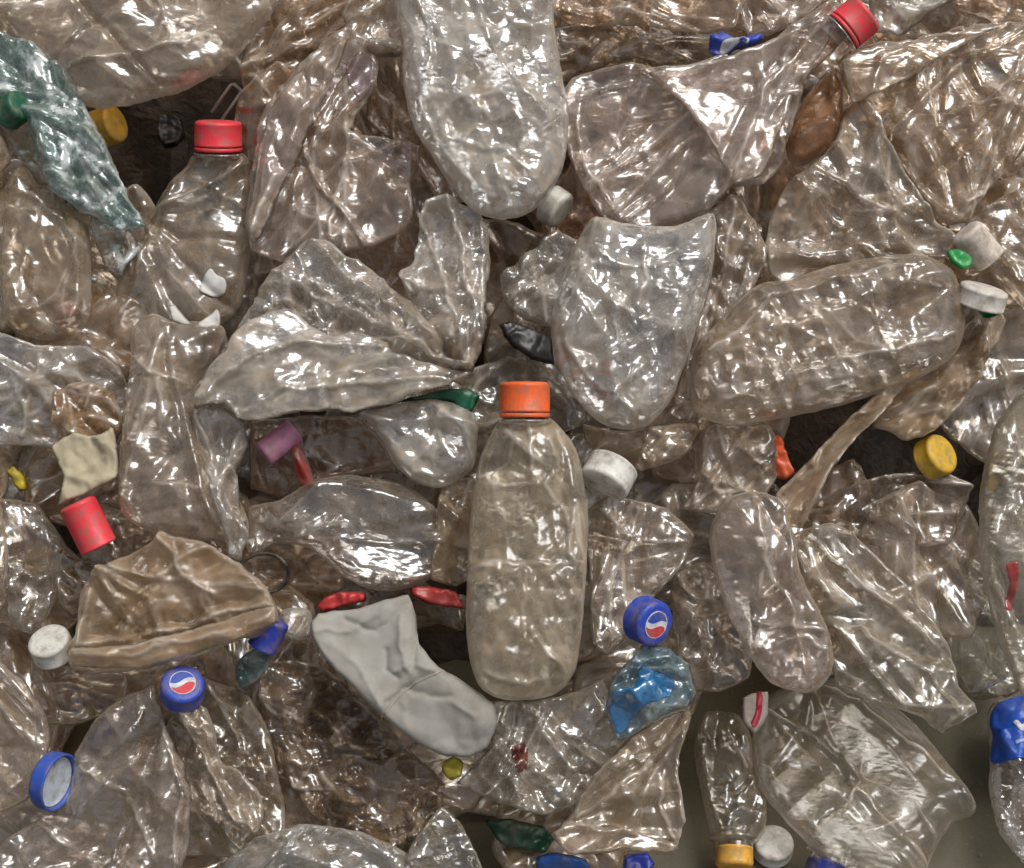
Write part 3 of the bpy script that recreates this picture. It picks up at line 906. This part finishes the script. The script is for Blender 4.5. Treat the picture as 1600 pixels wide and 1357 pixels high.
crushed('large clear bottle lying sideways at right, wrinkled along its length',
    [(1190,447),(1230,441),(1290,421),(1370,405),(1430,405),(1470,425),(1490,455),(1500,500),(1490,545),(1450,580),(1390,605),(1300,635),(1200,655),(1140,661),(1095,640),(1085,600),(1095,540),(1130,500),(1160,470)],
    78, WARM, .24, vol=True, T=30, B=12, crum=7, fine=2, cell=22, rim=30, ribs=(1.6,13),
    folds=[([(1130,640),(1250,590),(1390,560),(1480,530)],5,3), ([(1180,480),(1300,450),(1420,425)],4,3), ([(1210,580),(1225,625)],3,2), ([(1100,560),(1150,530),(1200,470)],4,3)])

# --- middle
crushed('crinkled clear bottle standing upright right of the black lid, full of bright creases',
    [(930,345),(985,356),(1050,356),(1100,340),(1116,350),(1110,420),(1090,500),(1065,580),(1035,640),(1000,665),(960,663),(920,640),(885,590),(865,530),(870,470),(890,410),(910,370)],
    94, CLEAR, .30, 'crinkle', vol=True, T=30, B=12, crum=6, fine=2.4, cell=17, rim=28, folds=[([(885,540),(920,605),(985,650)],4,3), ([(960,480),(1010,560),(1030,620)],4,3), ([(1000,400),(1010,450),(990,490)],3,2)])
crushed('clear folded strip with sharp creases between the crinkled and the sideways bottle',
    [(1100,338),(1150,308),(1180,340),(1197,400),(1172,470),(1132,520),(1102,600),(1080,652),(1048,640),(1070,560),(1095,480),(1110,420)], 72, WARM, .26, 'crinkle', T=12, crum=6, fine=2, cell=18,
    folds=[([(1150,320),(1130,420),(1115,500),(1060,640)],6,3), ([(1180,370),(1150,470),(1090,600)],5,2.5)])
crushed('small crinkled clear bottle end above the black lid', [(780,432),(830,390),(870,360),(902,380),(908,420),(884,480),(865,520),(822,502),(790,472)], 62, CLEAR, .24, 'crinkle', T=16, crum=6, fine=2, cell=16)
crushed('brown bottle neck with a dirty white cap under the top centre bottle',
    [(815,275),(850,268),(880,275),(868,310),(850,318),(835,312)], 50, (.30,.18,.12), .5, 'smooth', vol=True, T=11, B=8, crum=1,
    capd=dict(px=868, py=324, e=60, ang=-38, tilt=12, color=(.66,.63,.55), r=13, h=13, neck=False))
crushed('rusty brown bottle below the folded cone', [(870,340),(930,320),(990,345),(960,380),(910,400),(870,380)], 34, AMBER, .3, T=10)
scrap('black oval lid left of the crinkled upright bottle', [(778,510),(797,502),(835,514),(864,530),(866,572),(832,564),(802,546),(786,528)], 70, BLACK, T=5, crum=1)
crushed('bright twisted crushed bottle fanning out left of the orange cap',
    [(480,380),(510,372),(545,395),(590,425),(628,456),(618,428),(640,402),(650,350),(665,312),(700,300),(750,325),(769,365),(769,430),(765,500),(755,560),(742,592),(715,592),(660,612),(600,637),(540,647),(470,647),(400,662),(370,657),(350,632),(305,642),(300,612),(335,570),(360,530),(385,485),(402,450),(430,415)],
    90, (1.15,1.14,1.12), .42, 'crinkle', T=14, B=8, crum=9, fine=3, cell=21, jag=1.6, grow=1.0,
    folds=[([(490,385),(540,440),(620,490),(730,580)],12,5), ([(430,430),(500,470),(600,515),(725,580)],8,3.5), ([(460,400),(480,440),(560,480),(640,530)],6,3), ([(320,615),(420,545),(500,520),(640,545),(730,582)],11,4), ([(370,645),(420,600),(520,590),(720,588)],6,3), ([(400,460),(440,500),(500,520)],-7,5),
           ([(628,456),(680,520),(735,585)],-12,5), ([(700,305),(725,400),(738,500),(738,585)],10,4), ([(750,340),(755,450),(745,580)],6,3), ([(655,330),(690,430),(735,580)],6,3), ([(350,630),(450,625),(600,610),(700,592)],-5,4)],
    parts=[dict(name='torn_flap', e=106, dirt=.46, poly=[(300,612),(335,560),(375,510),(420,485),(455,480),(490,508),(515,520),(560,512),(610,530),(660,560),(738,582),(712,600),(600,637),(540,647),(470,647),(400,662),(370,657),(350,632),(305,642)], folds=[([(310,625),(400,560),(470,535),(600,545)],6,3), ([(360,650),(450,610),(560,600),(700,595)],4,3)])])
crushed('frosted clear film behind the orange cap', [(700,600),(745,575),(790,560),(850,570),(905,600),(915,660),(870,680),(800,680),(740,670)], 52, GREY, .34, T=12, folds=[([(740,610),(765,575),(800,560)],3,2)])
scrap('dark green scrap wedged under the star of film beside the orange cap', [(605,636),(640,622),(680,610),(730,606),(748,618),(738,645),(722,646),(700,630),(650,628)], 84, GREEN, T=2.5, alpha=1)
crushed('round shiny bottle base below the green scrap',
    [(560,648),(610,636),(680,626),(732,642),(745,670),(741,720),(720,745),(682,759),(642,747),(612,717),(596,687),(577,662)], 80, CLEAR, .44, 'crinkle', vol=True, T=18, B=8, crum=5, fine=2.2, cell=14,
    folds=[([(600,690),(640,740),(700,745)],3,2.5)])
crushed('upright clear bottle with an orange screw cap in the middle of the heap',
    [(792,652),(766,680),(750,720),(738,790),(733,860),(730,930),(730,1000),(738,1045),(752,1075),(785,1092),(830,1093),(870,1082),(895,1055),(905,1010),(911,950),(916,880),(918,810),(911,750),(900,705),(880,675),(852,652)],
    98, OLIVE, .34, 'smooth', vol=True, T=32, B=16, crum=4.5, fine=2.4, micro=1.3, cell=22, rim=34, ribs=(1.3,17), depth=3.2, grow=1.0, jag=.35,
    folds=[([(862,690),(870,740),(850,770),(880,800),(895,900)],3,2), ([(800,700),(790,730),(775,745)],2.5,2), ([(830,660),(832,740)],2.5,2), ([(760,760),(840,765)],2,2), ([(735,885),(820,890),(912,882)],2,2.2), ([(825,985),(860,1030),(885,1050)],3,2), ([(900,800),(885,870),(905,900)],3,2), ([(820,900),(815,990)],1.6,1.6), ([(745,1050),(800,1070),(880,1060)],2,3)],
    capd=dict(px=820, py=621, e=112, ang=90, tilt=10, color=ORANGE, r=15.6, h=19, ring=True))
crushed('narrow tan bottle strip left of the orange-capped bottle', [(690,760),(742,750),(738,900),(712,915),(672,905),(680,840)], 62, TAN, .3, T=12)
crushed('clear waisted bottle without cap standing upright at left',
    [(208,522),(240,495),(270,506),(320,508),(350,522),(340,560),(310,600),(305,640),(320,680),(345,720),(370,770),(386,820),(370,850),(340,842),(290,837),(240,826),(200,806),(187,780),(189,720),(195,660),(200,600),(205,560)],
    74, WARM, .26, vol=True, T=24, B=10, crum=4, fine=1.2, cell=24, rim=24, ribs=(1.4,17),
    folds=[([(215,560),(250,590),(300,605)],5,3), ([(195,765),(250,760),(320,770)],2.5,2), ([(260,600),(262,700)],2,2), ([(190,700),(192,770),(215,810)],4,3)])
crushed('folded clear strip hanging down the right side of the waisted bottle',
    [(303,640),(350,640),(382,665),(387,700),(370,740),(376,790),(391,830),(376,872),(354,866),(345,820),(330,770),(315,720),(302,680)], 82, CLEAR, .26, 'crinkle', T=12, crum=6, fine=1.8, cell=16,
    folds=[([(310,650),(340,740),(360,860)],5,3), ([(375,680),(350,760)],4,3)])
neckm = crushed('red bottle neck with a pink cap under the star of film',
    [(455,695),(470,690),(482,720),(490,755),(472,762),(458,735)], 66, (.85,.04,.02), .9, 'smooth', vol=True, T=9, B=5, crum=1, cell=12, folds=[([(470,710),(480,750)],2,2)],
    capd=dict(px=436, py=692, e=72, ang=220, tilt=8, color=(.66,.27,.42), r=8.5, h=26, neck=False))
crushed('brown bottle under the star of film behind the pink cap',
    [(395,660),(480,650),(560,650),(600,695),(622,742),(560,745),(500,765),(440,775),(395,762)], 46, (.88,.68,.52), .26, T=16)
crushed('clear bottle lying left of the orange-capped bottle, its underside glittering',
    [(395,792),(440,782),(510,747),(590,750),(640,765),(682,800),(702,850),(692,890),(642,916),(590,922),(540,902),(490,862),(440,852),(395,872),(384,832)], 64, (.92,.87,.82), .24, 'crinkle', vol=True, T=20, crum=5, fine=2, cell=18,
    folds=[([(500,850),(560,890),(620,912)],4,3)])
ring_m = Sheet(410, 896, 72).mat
o_ = link('black_ring', tube_mesh('black_ring', [(.0165*math.cos(t*math.pi/18), .0125*math.sin(t*math.pi/18), .003*math.sin(t*.35)) for t in range(36)], .0012, 8, True), M['cap'], ring_m, None, (*BLACK, 1))
tag(o_, 'thin black ring lying above the tan bottle', 'ring')

# --- left
crushed('tan upright bottle at the left edge below the painted bottle',
    [(15,290),(40,265),(62,290),(100,320),(130,350),(141,380),(141,470),(130,510),(100,527),(60,527),(20,512),(5,470),(5,380)], 46, (.97,.88,.74), .24, vol=True, T=20, B=8, crum=3, cell=26, folds=[([(25,440),(40,400),(60,420),(55,490),(25,490)],3,3)])
cap(108, 487, 36, 60, 45, (.75,.06,.05), r=9, h=12, label='pale red cap showing through the tan bottle at the left edge')
crushed('clear bottle edge at the far left under the painted bottle', [(-40,190),(5,200),(22,250),(12,292),(-40,300)], 50, TAN, .3, T=12)
crushed('clear bottle lying sideways at the left edge with a silvery crinkled wall',
    [(-40,520),(0,520),(60,545),(140,545),(185,575),(202,620),(196,660),(150,692),(80,697),(0,694),(-40,692)], 58, CLEAR, .28, 'crinkle', T=22, crum=5, fine=1.8, cell=18, folds=[([(70,560),(60,620),(40,680)],4,3)])
crushed('brown stained bottle end above the cream label scrap', [(88,612),(130,597),(178,612),(196,660),(172,694),(112,696),(84,662)], 72, (.72,.50,.26), .5, T=12, crum=3)
scrap('cream torn label scrap above the red cap at left', [(84,700),(118,678),(150,684),(180,668),(186,725),(183,748),(132,776),(88,788),(100,748)], 88, (.58,.50,.34), 'paper', T=1.5, crum=2.2, cell=12, name='paper_scrap', cat='paper scrap')
crushed('dim clear bottle with a red cap below the cream label scrap', [(120,840),(150,790),(200,800),(242,832),(238,868),(180,885),(130,880)], 52, (.8,.7,.6), .26, T=14,
    capd=dict(px=137, py=820, e=78, ang=116, tilt=14, color=RED, r=12, h=32, neck=False))
scrap('yellow scrap at the left edge beside a dark gap', [(8,735),(22,725),(40,742),(42,765),(28,768),(16,752)], 40, (.62,.48,.04), T=3)
crushed('dark grey crushed bottle at the left edge beside the red cap', [(5,785),(60,790),(100,850),(96,930),(60,990),(22,982),(5,930)], 40, GREY, .2, 'crinkle', T=14, crum=6)
crushed('clear bottle sliver at the left edge of the middle', [(-40,775),(0,790),(14,860),(9,930),(-15,985),(-40,985)], 60, WARM, .28, T=14)
crushed('olive brown bottle end behind the top of the tan bottle', [(92,895),(130,875),(175,880),(160,925),(120,965),(95,945)], 50, (.66,.55,.40), .3, T=12)

# --- lower left
crushed('tan dusty bottle with a rolled lower edge at lower left',
    [(250,832),(275,841),(320,851),(370,880),(410,915),(433,950),(431,975),(400,995),(350,1010),(290,1030),(220,1045),(160,1051),(115,1041),(105,1015),(120,990),(130,930),(150,890),(200,870),(240,850)],
    90, TAN, .42, 'matte', T=20, B=10, crum=5, fine=1.5, cell=20, jag=.9,
    folds=[([(125,1010),(200,1000),(300,975),(425,945)],8,4), ([(150,1000),(230,985),(330,955),(400,935)],-5,4), ([(255,840),(290,900),(340,930)],4,3), ([(160,900),(200,950),(230,990)],3,3)],
    parts=[dict(name='rolled_edge', e=104, poly=[(106,1012),(200,1005),(300,980),(380,955),(432,945),(432,976),(350,1010),(220,1046),(115,1042)], folds=[([(120,1025),(220,1022),(330,995),(420,965)],4,5)])])
crushed('dim bottle with a dirty white cap left of the tan bottle', [(50,1032),(110,1042),(190,1052),(195,1100),(130,1132),(62,1132)], 50, (.78,.70,.60), .24, T=16,
    capd=dict(px=80, py=1010, e=76, ang=105, tilt=52, color=(.70,.68,.60), r=13.5, h=14, neck=False))
crushed('clear bottle end bulging in at the left edge near the bottom', [(-40,1015),(0,1030),(40,1065),(70,1110),(79,1160),(71,1210),(40,1250),(0,1270),(-40,1280)], 76, WARM, .26, T=24, crum=4, folds=[([(-20,1080),(40,1120),(65,1180)],3,2.5)])
cap(82, 1220, 82, 166, -18, (.03,.09,.45), r=18, h=11, open_=True, label='open blue cap turned on its side at the left edge near the bottom')
crushed('broad clear bottle below the open blue cap at the bottom left',
    [(240,1080),(200,1095),(150,1130),(120,1180),(110,1240),(60,1280),(20,1310),(0,1330),(20,1400),(250,1400),(285,1330),(296,1250),(281,1190),(256,1140)], 72, (.96,.90,.86), .22, T=26, B=10, crum=6, fine=1.6, cell=24,
    folds=[([(130,1200),(200,1240),(240,1320),(250,1390)],4,3), ([(245,1090),(280,1190),(290,1260),(270,1380)],5,2.5), ([(60,1290),(120,1330),(200,1390)],4,3)])
crushed('torn clear strip hanging from a blue emblem cap at lower left',
    [(268,1098),(300,1092),(330,1110),(345,1150),(350,1190),(380,1200),(406,1230),(412,1270),(400,1302),(370,1290),(342,1240),(320,1190),(290,1140)], 76, WARM, .28, T=10, crum=5, cell=18, jag=1.2,
    folds=[([(285,1110),(320,1180),(360,1270),(395,1295)],5,2.5)],
    capd=dict(px=285, py=1076, e=92, ang=70, tilt=60, color=BLUE, r=13.5, h=14, neck=False, emblem=0.6))
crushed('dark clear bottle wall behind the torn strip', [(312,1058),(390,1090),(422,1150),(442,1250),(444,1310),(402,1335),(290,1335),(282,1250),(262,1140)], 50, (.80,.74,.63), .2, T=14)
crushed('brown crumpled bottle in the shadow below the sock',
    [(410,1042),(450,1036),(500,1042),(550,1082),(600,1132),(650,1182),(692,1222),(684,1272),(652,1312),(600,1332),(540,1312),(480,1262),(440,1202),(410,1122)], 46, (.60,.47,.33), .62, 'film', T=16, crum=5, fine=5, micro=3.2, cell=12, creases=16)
crushed('glittering crinkled bottle at the bottom edge left of centre', [(355,1345),(400,1310),(470,1288),(560,1300),(632,1332),(665,1400),(345,1400)], 66, CLEAR, .26, 'crinkle', T=18, crum=6, fine=2.6, cell=13)
crushed('small crumpled clear bottle at the bottom edge below the yellow scrap', [(640,1322),(690,1260),(720,1285),(745,1330),(765,1400),(640,1400)], 56, GREY, .26, 'crinkle', T=12, crum=6)
scrap('small yellow scrap under the toe of the sock', [(692,1190),(710,1180),(726,1192),(722,1215),(704,1222),(690,1208)], 68, (.50,.42,.04), T=4)

# --- sock and the things around it
sock = scrap('dirty white cloth sock with a bent toe lying left of the orange-capped bottle',
    [(488,975),(500,960),(560,952),(600,940),(638,932),(650,965),(656,1008),(684,1040),(740,1075),(769,1100),(773,1130),(756,1165),(730,1180),(695,1178),(650,1160),(600,1120),(550,1070),(510,1030),(492,1000)],
    88, (.39,.37,.33), 'cloth', T=6, B=4, crum=5, fine=1.2, cell=30, name='sock', cat='sock', rim=9, jag=.5, bodyname='cloth',
    folds=[([(600,1112),(630,1085),(660,1062),(700,1050)],-3.5,2), ([(652,962),(645,1000),(650,1040)],-4,3), ([(495,985),(545,982),(600,952)],2.5,2), ([(600,1020),(604,1045),(622,1062)],-3.5,2), ([(610,1052),(650,1040),(690,1060)],2.5,2.5), ([(540,965),(585,985),(640,940)],-3,2.5), ([(640,1080),(670,1090),(700,1085)],-3,2.5), ([(520,1000),(560,1040),(600,1105)],2,3), ([(700,1090),(740,1120)],2,3), ([(620,960),(625,1010),(640,1050)],2.5,2.5)],
    parts=[dict(name='toe_seam', poly=[(600,1114),(622,1088),(650,1066),(690,1048),(692,1051),(652,1069),(625,1091),(603,1117)], color=(.42,.38,.32), mat='cloth', lift=.6, thick=1.0, jag=.1)])
scrap('red plastic rim above the sock opening', [(494,946),(515,928),(545,922),(572,928),(572,942),(540,950),(505,958)], 74, (.50,.03,.03), T=4, cell=10)
scrap('red scrap between the sock and the orange-capped bottle', [(640,918),(680,915),(712,925),(728,955),(700,952),(668,945),(645,935)], 66, (.42,.03,.03), T=3)
crushed('teal bottle neck with a dark blue cap right of the tan bottle', [(364,1042),(392,1012),(420,1008),(426,1028),(408,1056),(376,1076)], 72, (.12,.38,.48), .3, 'smooth', vol=True, T=10, crum=2, cell=12,
    capd=dict(px=420, py=990, e=82, ang=62, tilt=15, color=(.02,.04,.34), r=9.5, h=21, neck=False))
crushed('short clear bottle neck with a thread ring left of the sock', [(440,955),(470,948),(488,962),(484,996),(455,1000),(438,988)], 70, CLEAR, .32, 'smooth', vol=True, T=9, crum=1, cell=14)

# --- right of the middle bottle
crushed('wrinkled clear bottle right of the orange-capped bottle',
    [(918,802),(950,782),(1000,786),(1040,796),(1082,840),(1062,890),(1022,932),(992,972),(972,1002),(950,1022),(926,1002),(920,900)], 74, WARM, .26, 'crinkle', T=18, crum=6, fine=2, cell=20, folds=[([(940,800),(990,850),(1070,850)],4,3), ([(1000,790),(960,900),(950,1010)],4,3)])
cap(950, 744, 92, -118, 18, (.80,.77,.70), r=16.5, h=17, label='loose white ribbed cap right of the shoulder of the orange-capped bottle')
crushed('stained clear bottle end above the loose white cap', [(912,662),(960,670),(1020,667),(1082,656),(1092,682),(1062,722),(1000,738),(950,712),(920,692)], 66, TAN, .28, T=14, crum=4)
crushed('smooth grey bottle piece left of the orange shard', [(1078,692),(1110,666),(1170,661),(1202,666),(1216,700),(1216,742),(1182,792),(1120,802),(1068,792),(1090,750)], 66, (.95,.88,.82), .30, 'smooth', T=16, crum=4,
    folds=[([(1120,670),(1140,740),(1180,790)],4,2.5), ([(1070,790),(1120,770),(1180,780)],4,3)])
scrap('orange plastic shard beside the curved flap', [(1207,680),(1222,685),(1232,712),(1243,738),(1226,750),(1209,742)], 66, (.75,.10,.02), T=3)
crushed('smooth tan flap curving down from the sideways bottle',
    [(1400,592),(1452,560),(1382,642),(1332,692),(1292,742),(1267,792),(1252,824),(1224,816),(1214,770),(1240,745),(1290,690),(1340,640)], 84, TAN, .44, 'matte', T=6, B=3, crum=1.5, fine=.3, cell=30, jag=.4, rim=10)
crushed('dull tan bottle under the end of the sideways bottle', [(1395,605),(1490,547),(1530,522),(1547,560),(1512,622),(1462,672),(1420,688),(1366,662)], 62, TAN, .40, 'matte', T=18, crum=3, folds=[([(1490,560),(1440,620),(1400,660)],3,3)])
crushed('dark bottle with a yellow cap in the gap at right', [(1258,792),(1330,758),(1400,742),(1480,742),(1516,762),(1506,800),(1480,852),(1380,854),(1300,834)], 42, (.70,.60,.50), .22, T=14, folds=[([(1265,785),(1340,755),(1440,740)],4,2)],
    capd=dict(px=1462, py=714, e=46, ang=25, tilt=52, color=(.70,.42,.03), r=14, h=14, neck=False))
crushed('tall clear bottle along the right edge with a red mark',
    [(1640,595),(1600,620),(1562,670),(1542,740),(1532,820),(1540,900),(1560,980),(1580,1040),(1602,1082),(1640,1100)], 52, (.90,.88,.78), .24, vol=True, T=22, crum=4,
    parts=[dict(name='label', poly=[(1560,884),(1582,882),(1583,925),(1578,958),(1562,952),(1565,915)], color=(.85,.08,.06), mat='film', dirt=.7, lift=.4, jag=1.2)])
crushed('dim grey bottle left of the tall one at the right edge', [(1480,862),(1530,842),(1562,900),(1577,1000),(1572,1060),(1520,1082),(1482,1022),(1460,950)], 22, (.80,.80,.70), .2, T=14)
crushed('slender clear bottle with a rounded end right of the blue-capped bottle',
    [(1130,792),(1160,776),(1200,776),(1230,800),(1241,850),(1252,900),(1282,960),(1299,1010),(1296,1050),(1270,1076),(1235,1076),(1200,1061),(1170,1020),(1140,960),(1120,900),(1111,840)], 84, (.97,.89,.83), .28, vol=True, T=20, B=9, crum=4, fine=1.4, cell=20,
    folds=[([(1180,790),(1190,880),(1230,960),(1250,1050)],4,3), ([(1210,1010),(1250,1000),(1285,1020)],3,2.5)])
crushed('flat creased clear bottle slanting down at right',
    [(1240,842),(1300,820),(1340,840),(1400,900),(1450,960),(1490,1020),(1496,1070),(1521,1110),(1470,1142),(1440,1120),(1380,1100),(1310,1071),(1290,1000),(1260,920)], 58, (.93,.89,.80), .2, T=14, B=8, crum=4, fine=1.3, cell=26, tx=.0,
    folds=[([(1270,850),(1350,920),(1420,970),(1480,1030)],5,2.5), ([(1340,980),(1390,1020),(1450,1050),(1490,1110)],4,2), ([(1460,1140),(1520,1100)],4,2)])
crushed('dark crinkled bottle right of the blue emblem cap', [(1048,902),(1100,880),(1127,900),(1152,970),(1177,1020),(1167,1060),(1120,1082),(1080,1077),(1060,1020),(1050,960)], 56, (.85,.78,.70), .24, T=14, crum=5)
crushed('small blue-filmed bottle with a blue emblem cap right of the orange-capped bottle',
    [(946,1110),(955,1060),(985,1030),(1005,1005),(1040,1012),(1075,1040),(1088,1085),(1072,1107),(1030,1122),(985,1150),(965,1155)], 84, (.36,.66,.90), .50, 'film', T=14, crum=4, fine=1.5, cell=16,
    parts=[dict(name='label', poly=[(998,1036),(1028,1050),(1056,1064),(1050,1090),(1014,1104),(990,1126),(972,1150),(956,1138),(948,1106),(958,1080),(982,1072),(990,1056)], color=(.01,.42,1.3), mat='crinkle', dirt=1.2, lift=.6, jag=1.4)],
    capd=dict(px=1013, py=971, e=98, ang=-30, tilt=48, color=BLUE, r=14.5, h=15, neck=False, emblem=1.9))

# --- bottom centre
crushed('shiny grey crumpled bottle below the orange-capped bottle',
    [(760,1097),(830,1097),(900,1082),(940,1062),(962,1120),(982,1152),(942,1202),(902,1252),(850,1272),(780,1252),(718,1222),(770,1162)], 62, (.92,.90,.87), .24, 'crinkle', T=18, crum=6, fine=2.2, cell=17,
    parts=[dict(name='label', poly=[(800,1165),(822,1160),(828,1200),(808,1212),(798,1190)], color=(.45,.12,.09), mat='film', dirt=.6, lift=.3, jag=1.2)])
crushed('tan crushed bottle with a square torn end at the bottom right of centre',
    [(1082,1110),(1071,1160),(1060,1210),(1072,1280),(1052,1336),(980,1331),(890,1336),(862,1300),(900,1260),(930,1210),(990,1150),(1040,1120)], 82, (.97,.86,.72), .3, T=15, crum=5, cell=26, jag=1.1,
    folds=[([(870,1300),(940,1290),(1060,1325)],5,3), ([(1070,1130),(1000,1200),(900,1280)],4,3), ([(1040,1210),(1030,1260),(1060,1320)],4,2.5)],
    parts=[dict(name='folded_edge', e=94, poly=[(862,1300),(900,1282),(980,1290),(1062,1318),(1054,1338),(980,1333),(888,1338)])])
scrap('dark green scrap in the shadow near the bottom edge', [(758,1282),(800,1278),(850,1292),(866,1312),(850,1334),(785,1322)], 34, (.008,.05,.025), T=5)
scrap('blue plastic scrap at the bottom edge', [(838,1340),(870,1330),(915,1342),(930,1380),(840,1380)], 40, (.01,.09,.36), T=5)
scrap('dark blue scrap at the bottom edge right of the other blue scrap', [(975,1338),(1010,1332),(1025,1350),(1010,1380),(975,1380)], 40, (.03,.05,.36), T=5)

# --- bottom right, on the floor
crushed('small clear bottle with a yellow cap lying on the floor at the bottom edge',
    [(1090,1130),(1120,1115),(1160,1130),(1181,1180),(1196,1250),(1196,1288),(1176,1318),(1124,1318),(1110,1290),(1095,1230),(1085,1180)], 26, (.90,.86,.76), .2, vol=True, T=20, B=12, crum=4, fine=1.2, cell=22, floor=True,
    folds=[([(1125,1140),(1165,1210)],4,2), ([(1110,1290),(1150,1270),(1190,1280)],2.5,2)],
    capd=dict(px=1147, py=1340, e=24, ang=-92, tilt=-6, color=(.80,.42,.05), r=12.5, h=13, floor=True, neck=True))
scrap('white and red striped band beside the neck of the large floor bottle', [(1158,1094),(1182,1082),(1200,1082),(1200,1120),(1180,1154),(1158,1134)], 84, (.70,.64,.56), 'paper', T=3, name='label_band', cat='label', bodyname='band', floor=True,
    parts=[dict(name='red_stripe', poly=[(1180,1085),(1190,1085),(1188,1120),(1178,1145),(1170,1138),(1178,1115)], color=(.58,.03,.08), lift=.4)])
crushed('large clear creased bottle lying on the floor at the lower right',
    [(1190,1110),(1220,1085),(1270,1065),(1310,1066),(1370,1090),(1430,1140),(1480,1200),(1516,1255),(1510,1276),(1480,1290),(1450,1340),(1430,1400),(1340,1400),(1310,1360),(1270,1320),(1220,1270),(1190,1230),(1180,1180)],
    34, (1.05,1.02,.98), .09, 'smooth', vol=True, T=22, B=18, crum=2.6, fine=.9, micro=.3, cell=34, ribs=(1.5,21), depth=3, floor=True, rim=26, jag=.5,
    folds=[([(1195,1125),(1260,1165),(1340,1225),(1420,1270),(1465,1340)],6,2), ([(1340,1225),(1320,1265),(1280,1300)],4,2), ([(1300,1140),(1335,1160),(1340,1225)],3.5,2), ([(1240,1075),(1340,1110),(1430,1180),(1500,1260)],4,2.5), ([(1380,1180),(1420,1230)],3,2), ([(1190,1200),(1230,1265),(1280,1310)],4,3), ([(1310,1290),(1380,1350),(1400,1390)],4,2)],
    capd=dict(px=1290, py=1368, e=24, ang=-110, tilt=-5, color=(.02,.03,.22), r=14, h=15, floor=True, neck=True))
cap(1208, 1322, 7, 90, 78, (.74,.71,.65), r=13.5, h=12, floor=True, label='white cap lying flat on the floor at the bottom edge')
crushed('clear bottle with a blue label lying on the floor at the right edge',
    [(1546,1112),(1575,1096),(1640,1090),(1700,1100),(1700,1400),(1640,1395),(1600,1346),(1566,1302),(1549,1250),(1545,1180)], 34, (.96,.96,.97), .2, vol=True, T=28, B=16, crum=4, fine=1.6, cell=22, floor=True, rim=28, mat='crinkle',
    parts=[dict(name='label', poly=[(1546,1116),(1575,1098),(1640,1093),(1690,1100),(1690,1205),(1600,1202),(1550,1198),(1546,1160)], color=(.012,.085,.46), lift=.7, jag=.3),
           dict(name='lettering', poly=[(1574,1140),(1581,1138),(1585,1148),(1592,1140),(1600,1142),(1612,1140),(1612,1148),(1598,1151),(1586,1158),(1578,1152)], color=(.75,.76,.8), lift=1.3, jag=.1),
           dict(name='lettering', poly=[(1575,1172),(1590,1168),(1612,1172),(1612,1177),(1590,1174),(1576,1178)], color=(.35,.45,.75), lift=1.3, jag=.1)])
crushed('dark crumpled bottle end on the floor above the blue-labelled bottle', [(1490,1030),(1540,1020),(1580,1045),(1590,1085),(1550,1100),(1510,1090)], 22, (.66,.66,.58), .2, T=12, floor=True)
